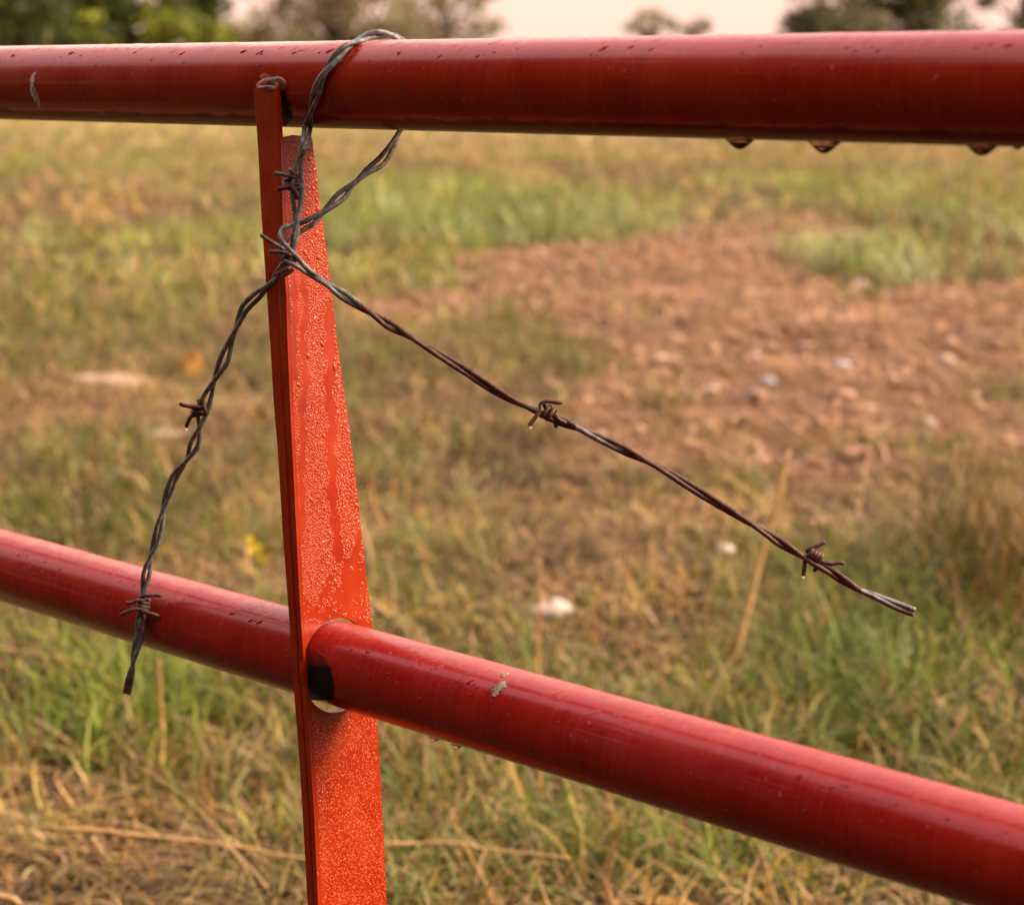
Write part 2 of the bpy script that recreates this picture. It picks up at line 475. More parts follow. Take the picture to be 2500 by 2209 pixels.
runs = [(S7([(150, -60), (158, 150), (150, 330), (155, 520)]), 7), (S7([(205, -160), (200, 0), (225, 100), (197, 280), (222, 520), (192, 700), (208, 850), (190, 1050), (198, 1250), (190, 1420)]), 8),
        (S7([(345, 80), (348, 250), (355, 450), (342, 550), (368, 780), (348, 870), (368, 1000), (362, 1150), (385, 1350), (402, 1520)]), 11), (S7([(520, 1340), (490, 1480), (500, 1700)]), 9), (S7([(440, 1500), (450, 1800)]), 12)]
def run_clear(x, y):
    for pts, w in runs:
        ys = [p[1] for p in pts]
        if ys[0] <= y <= ys[-1]:
            if abs(x - np.interp(y, ys, [p[0] for p in pts])) < w * (1.0 + 0.3 * math.sin(y * 0.09)): return True
    return False
items = []
occ = {}
tries = 0
def try_drop(x, y, rad):
    u, v = plate_uv(x, y)
    if math.hypot(u - HC[0], v - HC[1]) < HR + 0.0012: return
    key = (int(u / 0.002), int(v / 0.002))
    for i in (-1, 0, 1):
        for j in (-1, 0, 1):
            for (a, b, r) in occ.get((key[0] + i, key[1] + j), ()):
                if (a - u) ** 2 + (b - v) ** 2 < (0.80 * (r + rad)) ** 2: return
    occ.setdefault(key, []).append((u, v, rad))
    el = random.uniform(0.8, 1.4); ang = random.uniform(-1.5, 1.5) + math.pi / 2
    ca, sa = math.cos(ang), math.sin(ang)
    a = (PU * ca + UP * sa) * rad * el; b = (-PU * sa + UP * ca) * rad / el
    items.append((plate_pt(u, v, 0.00002), a, b, PN * rad * (random.uniform(0.22, 0.48) if y < 1600 else random.uniform(0.14, 0.26))))
for i in range(110):
    y = random.uniform(345, 1440); xm, xr = itp(M_, y) + 3, itp(R_, y) - 3
    x = xm + (xr - xm) * random.random() ** 0.6
    if not run_clear(x, y): try_drop(x, y, random.uniform(0.0013, 0.0021))
for i in range(52000):
    y = random.uniform(345, 1520); xm, xr = itp(M_, y) + 3, itp(R_, y) - 2
    x = random.uniform(xm, xr)
    if run_clear(x, y): continue
    wet = 1400 + max(0, (900 - x) * 0.9) + 25 * math.sin(x * 0.1)
    if y > wet - 60 and x < 895 and random.random() < 0.965: continue
    right = (x - xm) / (xr - xm)
    big = 0.00056 + 0.00045 * right * (1 if y > 560 else 0.6)
    rad = big * random.choice([0.7, 0.85, 1.0, 1.0, 1.25, 1.7 if random.random() < .4 else 1.0])
    if y < 480 and random.random() < 0.6: continue
    try_drop(x, y, rad)
for i in range(4200):
    y = random.uniform(1730, 2215); xm, xr = itp(M_, y) + 4, itp(R_, y) - 1
    x = random.uniform(xm, xr)
    if vnoise(np.array([x]), np.array([y * 0.5]), 30.0, 3)[0] < 0.30 * random.random() * 2: continue
    try_drop(x, y, random.choice([0.00040, 0.00048, 0.00056, 0.00068, 0.00085 if random.random() < .5 else 0.0005]))
dv, df = domes(items)
dew = mesh_obj('dew_droplets', dv, df, M_DEW, None)
dew.parent = plate; dew.location = -wloc(plate); tag(dew, kind='stuff')

def rail_dew(P, rail, n, srange, seed):
    rg = random.Random(seed); it = []
    for i in range(n):
        s = rg.uniform(*srange); ph = math.radians(rg.choice([rg.gauss(62, 8), rg.gauss(84, 14), rg.gauss(84, 14), rg.gauss(55, 14), rg.uniform(5, 60) if rg.random() < .5 else 88]))
        dist = abs(s + 0.65)
        nrm = -N * math.cos(ph) + Z * math.sin(ph); down = -N * math.sin(ph) - Z * math.cos(ph)
        c = P + D * s + nrm * (RT + 0.00001)
        rad = rg.choice([0.0005, 0.0007, 0.0009, 0.0013]) * (0.6 if ph < 0.8 else 1)
        sk = rg.uniform(-0.5, 0.9)
        a = down * rad * rg.uniform(1.0, 2.2) - D * rad * (0.9 + sk); b = D * rad * rg.uniform(0.6, 1.3)
        it.append((c, a, b, nrm * rad * (rg.uniform(0.07, 0.17) if ph > 0.9 else 0.6)))
    V, Fc = domes(it)
    o = sub_obj('dew_droplets', V, Fc, rail.data.materials[0], rail); tag(o, kind='stuff'); return o
rail_dew(AX1, top_rail, 600, (-1.45, -0.2), 3)
rail_dew(AX2, low_rail, 700, (-1.35, -0.25), 4)

# --- marks on the paint (thin raised flakes that follow the tube)
def patch(name, P, rows_, rail, mat, lift=0.00015, ncol=5, fade=None):
    V = []; Fc = []
    if fade is None:
        rj = random.Random(int(rows_[0][1] * 13) + len(rows_)); fine = []
        for i in range(len(rows_) - 1):
            for t in (0.0, 0.34, 0.67):
                q = [rows_[i][k_] * (1 - t) + rows_[i + 1][k_] * t for k_ in range(3)]; w_ = abs(q[2] - q[1]) * 0.28
                fine.append((q[0], q[1] + rj.uniform(-w_, w_), q[2] + rj.uniform(-w_, w_)))
        fine.append(rows_[-1]); rows_ = fine
    for y, x0, x1 in rows_:
        for j in range(ncol + 1):
            x = x0 + (x1 - x0) * j / ncol
            edge = 0.3 if j in (0, ncol) else 1.0
            V.append(on_tube(x, y, P, RT + lift * edge))
    for i in range(len(rows_) - 1):
        for j in range(ncol):
            a = i * (ncol + 1) + j
            Fc.append((a, a + 1, a + ncol + 2, a + ncol + 1))
    o = sub_obj(name, V, Fc, mat, rail)
    if fade is not None:
        a_ = o.data.color_attributes.new('tint', 'FLOAT_COLOR', 'POINT'); c_ = np.ones((len(V), 4), np.float32)
        for i in range(len(rows_)):
            for j in range(ncol + 1): c_[i * (ncol + 1) + j, 0] = min(1, i / len(rows_) / fade) * min(1, (ncol - j) / 2.0 + 0.25)
        a_.data.foreach_set('color', c_.ravel())
    return o
zz = lambda X, Y: (X / 6.813, 60 + Y / 6.813)
sc = [(795, 575, 598), (830, 545, 582), (870, 525, 575), (920, 508, 570), (970, 498, 565), (1020, 508, 556), (1044, 520, 552)]
patch('paint_scrape', AX1, [(60 + y / 6.813, a / 6.813, b / 6.813) for y, a, b in sc], top_rail, M_SCRAPE)
sc = [(1050, 500, 535), (1090, 505, 540), (1140, 512, 560), (1190, 525, 590), (1240, 550, 610), (1280, 580, 622), (1300, 592, 615)]
patch('paint_scrape', AX1, [(60 + y / 6.813, a / 6.813, b / 6.813) for y, a, b in sc], top_rail, M_SCRAPE)
sc = [(1030, 555, 566), (1080, 565, 580), (1130, 580, 598), (1180, 600, 620), (1240, 625, 645), (1300, 640, 668), (1340, 600, 660), (1375, 625, 655), (1415, 650, 668)]
patch('paint_scrape', AX1, [(60 + y / 6.813, a / 6.813, b / 6.813) for y, a, b in sc], top_rail, M_SCRAPE)
ze = lambda rows_: [(1430 + y / 4.014, 650 + a / 4.014, 650 + b / 4.014) for y, a, b in rows_]
rr = []
rgs = random.Random(5)
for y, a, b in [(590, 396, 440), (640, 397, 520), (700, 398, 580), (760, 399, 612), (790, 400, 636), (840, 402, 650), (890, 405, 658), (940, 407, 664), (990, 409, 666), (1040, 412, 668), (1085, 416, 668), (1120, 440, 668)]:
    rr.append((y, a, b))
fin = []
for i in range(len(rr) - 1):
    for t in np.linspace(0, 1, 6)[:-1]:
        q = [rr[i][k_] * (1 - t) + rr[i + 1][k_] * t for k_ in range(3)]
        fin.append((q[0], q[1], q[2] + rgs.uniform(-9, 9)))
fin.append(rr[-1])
patch('black_mark', AX2, ze(fin), low_rail, M_BLACKF, 0.0003, 14, 0.45)  # black patch beside the upright, fading to red at its top and right
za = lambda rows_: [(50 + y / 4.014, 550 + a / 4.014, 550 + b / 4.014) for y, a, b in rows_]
patch('black_mark', AX1, za([(660, 545, 570), (710, 545, 600), (770, 548, 610), (830, 550, 625), (880, 552, 640), (930, 555, 655), (965, 560, 645), (1000, 562, 610), (1040, 566, 590)]), top_rail, M_BLACK, 0.0001, 5)  # smaller plain black patch on the top rail
zm = lambda rows_: [(1200 + y * 0.7828, 900 + a * 0.7828, 900 + b * 0.7828) for y, a, b in rows_]
patch('mud_spot', AX2, zm([(590, 412, 424), (597, 400, 430), (606, 392, 426), (618, 388, 418), (628, 384, 404), (638, 386, 396)]), low_rail, M_MUD, 0.0006)
patch('mud_spot', AX2, zm([(564, 418, 438), (570, 414, 440), (577, 410, 425)]), low_rail, M_MUD, 0.0003)
patch('rust_spot', AX1, za([(640, 1705, 1735), (655, 1700, 1750), (672, 1703, 1745), (684, 1712, 1730)]), top_rail, simple('rust', (0.10, 0.016, 0.005), (0.17, 0.045, 0.012), 700, 0.8), 0.00012)

# --- weld at the top of the upright
def blob(c, ax, seed, amp=0.18, seg=20, ring=12):
    rg = np.random.default_rng(seed); ph = rg.uniform(0, 6.28, 6)
    V = []; Fc = []
    for i in range(ring + 1):
        t = math.pi * i / ring
        for k_ in range(seg):
            a = 2 * math.pi * k_ / seg
            d = 1 + amp * (math.sin(2 * a + ph[0] + t) * 0.5 + math.sin(3 * t + ph[1] + a) * 0.5 + 0.4 * math.sin(5 * a + ph[2] + 4 * t))
            V.append(c + ax[0] * math.sin(t) * math.cos(a) * d + ax[1] * math.sin(t) * math.sin(a) * d + ax[2] * math.cos(t) * d)
    for i in range(ring):
        for k_ in range(seg):
            k2 = (k_ + 1) % seg
            Fc.append((i * seg + k_, (i + 1) * seg + k_, (i + 1) * seg + k2, i * seg + k2))
    return V, Fc
wp = lambda X, Y, r=RT: on_tube(550 + X / 4.014, 50 + Y / 4.014, AX1, r)
wv, wf = merge([blob(wp(405, 640), (D * 0.0082, N * 0.0024, Z * 0.0042), 1, 0.16), blob(wp(500, 634), (D * 0.0095, N * 0.0021, Z * 0.0044), 2, 0.12), blob(wp(450, 610), (D * 0.0085, N * 0.0012, Z * 0.0026), 9, 0.15),
                blob(wp(440, 670), (D * 0.0100, N * 0.0044, Z * 0.0024), 3, 0.14), blob(wp(535, 680), (D * 0.0022, N * 0.0034, Z * 0.0040), 6, 0.2), blob(wp(395, 565), (D * 0.0042, N * 0.0005, Z * 0.0018), 4, 0.25)])
weld = up_child('weld_bead', wv, wf, M_WELD, True)

# --- drops hanging under the rails (each a thing of its own)
def hanging_drop(x, y, wpx, hpx, P, label, group='water drops hanging from the gate'):
    zc = axis_depth(x, y, P); c = at(x, y, zc); w = wpx / F * zc / 2; h = hpx / F * zc
    V = []; Fc = []; seg = 24; ring = 12
    for i in range(ring + 1):
        t = 1 - i / ring                                   # radius fraction: rim (1) to tip (0)
        rad = w * 1.15 * t
        zz_ = 0.0005 - (h * 1.1 + 0.0005) * (0.5 + 0.5 * math.cos(math.pi * t)) ** 0.62
        for k_ in range(seg):
            a = 2 * math.pi * k_ / seg
            V.append(c + D * rad * math.cos(a) + N * rad * 0.5 * math.sin(a) + Z * zz_)
    for i in range(ring):
        for k_ in range(seg):
            k2 = (k_ + 1) % seg
            Fc.append((i * seg + k_, (i + 1) * seg + k_, (i + 1) * seg + k2, i * seg + k2))
    Fc.append(tuple(range(seg)))
    o = mesh_obj('water_drop', np.array(V), Fc, M_WATERD, None, True, origin=c)
    tag(o, label, 'water drop', group); return o
hanging_drop(1806, 342, 80, 21, AX1, 'shallow water drop under the top rail, leftmost of the row')
hanging_drop(2012, 349, 84, 24, AX1, 'fullest water drop hanging under the top rail, middle of three')
hanging_drop(2397, 356, 82, 23, AX1, 'wide water drop under the top rail near the right edge')
hanging_drop(2484, 358, 34, 8, AX1, 'smallest water drop under the top rail, at the right edge')
hanging_drop(1060, 1803, 32, 6, AX2, 'small water drop under the second rail, nearer the upright')
hanging_drop(1115, 1820, 32, 7, AX2, 'small water drop under the second rail, farther from the upright')

# ------------------------------------------------------------------ barbed wire
RS = 0.00143
def cA(X, Y): return 550 + X / 4.014, 50 + Y / 4.014
def cB(X, Y): return 550 + X / 4.014, 400 + Y / 4.014
def cC(X, Y): return 250 + X / 4.014, 850 + Y / 4.014
def cD(X, Y): return 250 + X / 4.014, 1280 + Y / 4.014
def cF(X, Y): return 1150 + X / 4.014, 900 + Y / 4.014
def cG(X, Y): return 1850 + X / 4.014, 1200 + Y / 4.014
# centre line: (x, y, depth, half separation px); depth resolved below
path1 = []
def addp(c, mode, val, amp=6.0):
    x, y = c
    if mode == 'G': z = gate_depth(x, y) + val
    elif mode == 'S': z = depth(on_tube(x, y, AX1, RT + val))
    elif mode == 'A': z = axis_depth(x, y, AX1) + val
    else: z = val
    path1.append((x, y, z, amp))
for X, Y, a in [(238, 1655, 5.5), (255, 1580, 9), (275, 1480, 8), (290, 1390, 6), (312, 1280, 7), (340, 1180, 7), (357, 1080, 8), (372, 980, 8), (382, 880, 8), (392, 790, 7), (397, 700, 6), (410, 600, 6), (430, 500, 8), (450, 400, 7.5), (475, 300, 6), (510, 200, 7.5), (545, 100, 8), (565, 0, 8)]:
    addp(cD(X, Y), 'G', -0.006, a)
for X, Y, a in [(582, 1640, 8), (600, 1560, 7), (632, 1480, 7), (660, 1380, 8), (700, 1280, 8), (755, 1180, 7), (820, 1100, 6), (872, 1000, 9), (918, 900, 11), (945, 800, 8), (962, 700, 10), (985, 600, 14), (1008, 520, 14), (1055, 420, 9), (1090, 330, 6), (1130, 240, 8), (1180, 140, 11), (1220, 50, 9)]:
    addp(cC(X, Y), 'G', -0.006, a)
for X, Y, a in [(50, 1740, 7), (85, 1670, 6), (120, 1570, 7), (165, 1460, 8), (210, 1390, 9), (280, 1320, 10), (350, 1255, 10), (420, 1190, 7), (490, 1110, 6), (560, 1020, 6), (610, 940, 6), (650, 850, 6), (675, 750, 6), (692, 650, 6), (700, 560, 7), (702, 460, 8), (705, 360, 11), (705, 260, 13), (705, 150, 13)]:
    addp(cB(X, Y), 'G', -0.0045, a)
for X, Y, a in [(712, 1450, 10), (735, 1350, 7)]: addp(cA(X, Y), 'G', -0.004, a)
addp(cA(768, 1250), 'G', -0.0035, 7); addp(cA(795, 1140), 'G', -0.003, 9)
for X, Y, a in [(807, 1040, 8), (830, 940, 6.5), (850, 840, 6), (882, 740, 8), (917, 640, 8.5), (950, 560, 8), (1000, 480, 7), (1052, 400, 8.5), (1112, 325, 10), (1200, 255, 8)]:
    addp(cA(X, Y), 'S', 0.0028, a)
addp(cA(1300, 205), 'A', -0.013, 7); addp(cA(1400, 155), 'A', -0.006, 7); addp(cA(1500, 134), 'A', 0.001, 8); addp(cA(1600, 143), 'A', 0.008, 7)
addp(cA(1700, 178), 'A', 0.016, 6); addp((992, 112), 'A', 0.022, 6); addp((1002, 150), 'A', 0.027, 6); addp((1004, 200), 'A', 0.0285, 6)
addp((1000, 250), 'A', 0.028, 6); addp((990, 295), 'A', 0.026, 7); addp(cA(1700, 1100), 'A', 0.022, 6)
zk = axis_depth(*cA(1700, 1100), AX1) + 0.022
zkn = gate_depth(*cB(650, 700)) - 0.003
for X, Y, a in [(1660, 1190, 7), (1600, 1280, 9), (1540, 1370, 9.5), (1440, 1440, 9), (1360, 1510, 7), (1290, 1580, 5.5), (1200, 1650, 8), (1130, 1725, 9.5), (1050, 1800, 9)]:
    x, y = cA(X, Y); f = (973 - x) / (973 - 712); addp((x, y), 'Z', zk + (zkn - zk) * f, a)
for X, Y, a in [(1010, 430, 7), (950, 487, 5.5)]:
    x, y = cB(X, Y); f = (973 - x) / (973 - 712); addp((x, y), 'Z', zk + (zkn - zk) * f, a)
# crossings (indices of the path where the two strands cross in the picture)
nodes_px = [cD(295, 1390), cD(397, 705), cD(478, 295), cC(590, 1600), cC(820, 1095), cC(948, 790), cC(1090, 330), cB(95, 1640), cB(440, 1170), cB(640, 870), cB(695, 620),
            cA(750, 1300), cA(838, 900), cA(1000, 480), cA(1250, 230), cA(1600, 143), (1003, 200), cA(1700, 1105), cA(1285, 1580), cB(948, 488)]
def twist(path, nodes, start_phase=0.0, extend=165.0):
    P = np.array(path); C = catmull(P, 5.0)
    s = np.concatenate([[0], np.cumsum(np.hypot(*np.diff(C[:, :2], axis=0).T))])
    ns = []; last = 0
    for nx, ny in nodes:
        dd = np.hypot(C[:, 0] - nx, C[:, 1] - ny); dd[:last] = 1e9; dd[last + 120:] = 1e9
        i = int(np.argmin(dd)); ns.append(s[i]); last = i
    ns = np.array(ns); idx = np.arange(len(ns), dtype=float)
    ph = np.interp(s, ns, idx)
    if ns[0] > 0: ph = np.where(s < ns[0], (s - ns[0]) / max(110.0, ns[0] * 1.0), ph)
    ph = np.where(s > ns[-1], idx[-1] + (s - ns[-1]) / extend, ph)
    ph = ph * math.pi + start_phase
    W = np.array([at(x, y, z) for x, y, z, a in C])
    T = np.gradient(W, axis=0); T /= np.linalg.norm(T, axis=1)[:, None]
    V = W - CAM; V /= np.linalg.norm(V, axis=1)[:, None]
    side = np.cross(T, V); side /= np.linalg.norm(side, axis=1)[:, None] + 1e-12
    dep = np.cross(side, T)
    amp = np.maximum(C[:, 3] - 0.9, 5.2) / F * C[:, 2]
    o = side * (amp * np.sin(ph))[:, None] + dep * (np.maximum(RS * 0.98, amp * 0.45) * np.cos(ph))[:, None]
    return W + o, W - o, C
s1, s2, C1 = twist(path1, nodes_px)
# the knot: explicit strands (px, depth offset) after the last crossing
def kn(pts): return [at(*cB(X, Y), zkn + dz) for X, Y, dz in pts]
kP = kn([(850, 530, -0.001), (775, 568, 0.0005), (705, 590, 0.0015), (640, 603, 0.0016), (575, 625, 0.0000), (540, 685, -0.0022), (560, 755, -0.0040), (620, 830, -0.0052), (700, 912, -0.0052), (780, 1000, -0.004), (850, 1062, -0.0022)])
kQ = kn([(875, 580, 0.0008), (790, 632, 0.0014), (715, 680, 0.0014), (640, 728, 0.0014), (580, 772, 0.0004), (540, 810, -0.0005), (540, 870, -0.001), (575, 930, -0.003), (620, 968, -0.0052), (680, 992, -0.0056), (750, 1038, -0.004), (835, 1090, -0.0012)])
pathR = []
zr0 = zkn - 0.0015
for c, a in [(cB(925, 1125), 5.5)] + [(cB(X, Y), a) for X, Y, a in [(985, 1170, 6), (1050, 1220, 7), (1150, 1285, 8), (1250, 1350, 8), (1350, 1415, 7), (1430, 1465, 6), (1500, 1512, 6.5), (1600, 1575, 8), (1700, 1635, 7), (1800, 1690, 6), (1900, 1750, 6.5)]] + \
        [(cF(X, Y), a) for X, Y, a in [(20, 70, 6.5), (100, 125, 7), (200, 190, 8), (300, 252, 7.5), (400, 305, 6.5), (500, 352, 6), (600, 398, 6), (700, 440, 6), (800, 482, 7), (900, 525, 8), (1000, 568, 7), (1100, 608, 6), (1200, 655, 7), (1300, 703, 7.5), (1400, 748, 7), (1500, 798, 8), (1600, 848, 7.5), (1700, 898, 6), (1800, 945, 6), (1900, 1003, 7), (2000, 1062, 7)]] + \
        [(cG(X, Y), a) for X, Y, a in [(-80, 310, 6), (0, 358, 6), (100, 420, 6.5), (200, 485, 7), (300, 548, 6.5), (400, 612, 6), (500, 670, 6), (600, 722, 6), (700, 772, 6.5), (800, 840, 7.5), (900, 905, 7), (1000, 965, 6), (1100, 1005, 6.5), (1200, 1045, 7.5), (1300, 1092, 7.2), (1400, 1132, 7.0), (1480, 1163, 7.2), (1535, 1183, 7.6)]]:
    f = (c[0] - 780) / (2240 - 780)
    pathR.append((c[0], c[1], zr0 + (1.0 - zr0) * f, a))
nodesR = [cB(925, 1125), cB(1430, 1465), cB(1830, 1708), cF(560, 380), cF(1080, 600), cF(1740, 915), cG(-40, 335), cG(430, 635), cG(1010, 968)]
r1, r2, CR = twist(pathR, nodesR, 0.0, 250.0)
def join(a, mid, b):
    Wp = np.array([list(p) for p in list(a[::8]) + list(mid) + list(b[4::8]) + [b[-1]]])
    return Wp
def spline3(P, step=0.0011):
    P = np.asarray(P); out = []
    n = len(P)
    for i in range(n - 1):
        p0 = P[max(i - 1, 0)]; p1 = P[i]; p2 = P[i + 1]; p3 = P[min(i + 2, n - 1)]
        k_ = max(1, int(np.linalg.norm(p2 - p1) / step))
        for j in range(k_):
            t = j / k_
            out.append(0.5 * ((2 * p1) + (-p0 + p2) * t + (2 * p0 - 5 * p1 + 4 * p2 - p3) * t * t + (-p0 + 3 * p1 - 3 * p2 + p3) * t ** 3))
    out.append(P[-1]); return np.array(out)
# which end of the pair continues into which knot strand
e1, e2 = s1[-1], s2[-1]
if np.linalg.norm(e1 - kP[0]) + np.linalg.norm(e2 - kQ[0]) > np.linalg.norm(e1 - kQ[0]) + np.linalg.norm(e2 - kP[0]): s1, s2 = s2, s1
b1, b2 = r1[6], r2[6]
if np.linalg.norm(b1 - kP[-1]) + np.linalg.norm(b2 - kQ[-1]) > np.linalg.norm(b1 - kQ[-1]) + np.linalg.norm(b2 - kP[-1]): r1, r2 = r2, r1
wire = thing('barbed_wire', 'loose twisted barbed wire looped over the red gate, grey turning to rust', 'barbed wire', at(*cB(650, 900), zkn))
def rust_at(P):
    x, y = project(P)
    if x > 880 and y > 600: 
        k_ = 0.95
        if 1405 < x < 1520: k_ = 0.45
        if x > 2105: k_ = 0.1 if y < 1441 + (x - 2101) * 0.41 else 0.75
        return k_
    if y > 830 and x < 700: return 0.28
    if x > 780 and y > 300: return 0.42
    return 0.02
def set_rust(o, V, base=None):
    me = o.data; a = me.color_attributes.new('tint', 'FLOAT_COLOR', 'POINT')
    c = np.ones((len(V), 4), np.float32)
    c[:, 0] = [rust_at(np.asarray(v)) if base is None else base for v in V]
    a.data.foreach_set('color', c.ravel())
def strand(a, mid, b, seed):
    P = spline3(join(a, mid, b))
    n = len(P); rg = np.random.default_rng(seed)
    R = RS * (1 + 0.05 * np.interp(np.arange(n), np.arange(0, n + 6, 6), rg.standard_normal(len(np.arange(0, n + 6, 6)))))
    V, Fc = tube(P, R, 12, 0.012, True, seed)
    o = mesh_obj('strand', V, Fc, M_WIRE, wire, True, origin=wloc(wire)); set_rust(o, V); return o
strand(s1, kP, r1, 1); strand(s2, kQ, r2, 2)

def barb(centre, axis_px, rad_px, len_px, turns, tips, zoff, seed, rust=0.9, label=None):
    """coil of wire around the strand plus its cut points"""
    x, y = centre; zc = zoff; RB = 0.00120
    c = at(x, y, zc); sc_ = zc / F
    ax = (EX * axis_px[0] + EY * axis_px[1]); ax /= np.linalg.norm(ax)
    v = ray(x, y); v /= np.linalg.norm(v)
    sd = np.cross(ax, v); sd /= np.linalg.norm(sd); dp = np.cross(sd, ax)
    rg = np.random.default_rng(seed); parts = []
    pts = []
    nst = int(turns * 18)
    for i in range(nst + 1):
        t = i / nst; a = 2 * math.pi * turns * t + rg.uniform(-.03, .03)
        rr_ = rad_px * sc_ * (1 + 0.08 * math.sin(3 * a + seed))
        pts.append(c + ax * (t - 0.5) * len_px * sc_ + (sd * math.cos(a) + dp * math.sin(a)) * rr_)
    parts.append(tube(pts, RB, 10, 0.03, True, seed))
    for tp in tips:
        q = []
        for (px, py, dz) in tp: q.append(at(px, py, zc + dz))
        q = spline3(q, 0.0008); n = len(q)
        R = np.full(n, RB); 
        kk = max(2, int(0.0022 / 0.0008)); R[:kk] = RB * np.linspace(0.35, 1.0, kk)
        parts.append(tube(q, R, 10, 0.03, True, seed + 3))
    V, Fc = merge(parts)
    o = mesh_obj('barb', V, Fc, M_WIRE, wire, True, origin=c); set_rust(o, V, rust)
    if label: o['label'] = label
    return o
def tp(cf, *pts): return [cf(X, Y) + (dz,) for X, Y, dz in pts]
z1 = gate_depth(*cA(655, 1600)) - 0.005
barb(cA(655, 1605), (0.1, 1), 13, 32, 3.2, [tp(cA, (482, 1497, -.003), (560, 1510, -.004), (650, 1530, -.0045), (715, 1540, -.002)), tp(cA, (622, 1450, -.006), (660, 1490, -.005), (710, 1530, -.003)), tp(cA, (512, 1658, -.002), (570, 1645, -.0035), (640, 1620, -.0045)), tp(cA, (705, 1760, -.002), (695, 1690, -.004), (660, 1650, -.0045))], z1, 11, 0.55)
z2 = zkn - 0.0015
barb(cB(630, 935), (0.45, 0.9), 15, 24, 2.6, [tp(cB, (345, 692, -.008), (430, 750, -.007), (520, 805, -.005), (590, 850, -.0035)), tp(cB, (432, 862, -.004), (520, 860, -.0045), (620, 885, -.0045), (700, 930, -.002)), tp(cB, (492, 1092, -.003), (550, 1055, -.004), (625, 1020, -.0045)), tp(cB, (500, 1128, -.002), (600, 1080, -.003), (670, 1030, -.0035))], z2, 12, 0.6)
z3 = gate_depth(*cC(945, 600)) - 0.0065
barb(cC(945, 610), (0.05, 1), 16, 26, 2.6, [tp(cC, (752, 540, -.006), (800, 560, -.006), (900, 575, -.006), (985, 580, -.0045)), tp(cC, (822, 778, -.002), (835, 730, -.003), (880, 650, -.004)), tp(cC, (1018, 660, -.005), (1005, 600, -.006), (985, 530, -.0045), (940, 515, -.001))], z3, 13, 0.85)
z4 = gate_depth(*cD(400, 790)) - 0.0065
barb(cD(398, 790), (-0.1, 1), 12.5, 27, 3.0, [tp(cD, (222, 768, -.003), (280, 768, -.004), (350, 742, -.0045), (420, 745, -.003)), tp(cD, (590, 682, -.004), (570, 695, -.004), (500, 692, -.004), (420, 698, -.004), (360, 720, -.001)), tp(cD, (175, 890, -.003), (250, 850, -.004), (350, 828, -.004), (430, 840, -.003)), tp(cD, (560, 902, -.003), (500, 880, -.004), (420, 860, -.004), (360, 830, -.003))], z4, 14, 0.75)
zz5 = zr0 + (1.0 - zr0) * (cF(770, 430)[0] - 780) / 1460
barb(cF(755, 432), (0.9, 0.45), 16, 34, 2.4, [tp(cF, (905, 325, -.003), (880, 335, -.003), (800, 325, -.003), (720, 320, -.003), (680, 360, -.003), (700, 420, -.0035)), tp(cF, (565, 560, -.004), (620, 490, -.004), (690, 400, -.0035)), tp(cF, (835, 578, .002), (830, 550, .001), (815, 500, 0)), tp(cF, (1000, 500, .001), (990, 530, -.001), (900, 520, -.003), (830, 470, -.0035))], zz5, 15, 1.0)
zz6 = zr0 + (1.0 - zr0) * (cG(550, 620)[0] - 780) / 1460
barb(cG(552, 622), (0.85, 0.5), 10, 34, 4.0, [tp(cG, (660, 488, .0), (600, 525, .0), (520, 555, .0005), (470, 590, .001)), tp(cG, (850, 708, -.001), (800, 695, -.001), (720, 705, -.001), (620, 690, 0)), tp(cG, (448, 825, .001), (455, 750, .001), (470, 640, .001)), tp(cG, (550, 785, .002), (570, 750, .002), (600, 700, .001))], zz6, 16, 1.0)

# tiny drops on barb tips
def bead(c, rad, label):
    V, Fc = blob(c, (EX * rad, EY * rad * 1.2, EZ * rad), 5, 0.05, 12, 8)
    o = mesh_obj('water_drop', V, Fc, M_WATER, None, True, origin=c); tag(o, label, 'water drop', 'water drops on the barb tips'); return o
bead(at(*cC(827, 785), z3 - .002), 0.0009, 'tiny water bead on the lower tip of the barb hanging left of the upright')
bead(at(*cG(450, 826), zz6 + .001), 0.0010, 'tiny water bead under the barb nearest the free wire end')
bead(at(*cF(588, 568), zz5 - .004), 0.0009, 'tiny water bead on the barb halfway down the rusty wire')

# ------------------------------------------------------------------ ground
def px_of(x, y, z=0.0):
    """picture position of ground points, used only to lay out where the bare patch and the lush tufts lie"""
    dz = z - H
    zc = y * math.cos(TH) - dz * math.sin(TH)
    yy = -math.sin(TH) * y - math.cos(TH) * dz
    return x / zc * F + CX, yy / zc * F + CY
PATCH = np.array([ground_at(*p)[:2] for p in [(1080, 690), (1330, 615), (1560, 575), (1760, 525), (1960, 555), (2120, 640), (2330, 690), (2560, 690), (2900, 780), (2800, 1180), (2450, 1230), (2200, 1260), (1950, 1200), (1680, 1150), (1440, 1040), (1270, 920), (1080, 800)]])
def in_poly(x, y, poly):
    ins = np.zeros(x.shape, bool); n = len(poly)
    for i in range(n):
        x1, y1 = poly[i]; x2, y2 = poly[(i + 1) % n]
        c = ((y1 > y) != (y2 > y)) & (x < (x2 - x1) * (y - y1) / (y2 - y1 + 1e-12) + x1)
        ins ^= c
    return ins
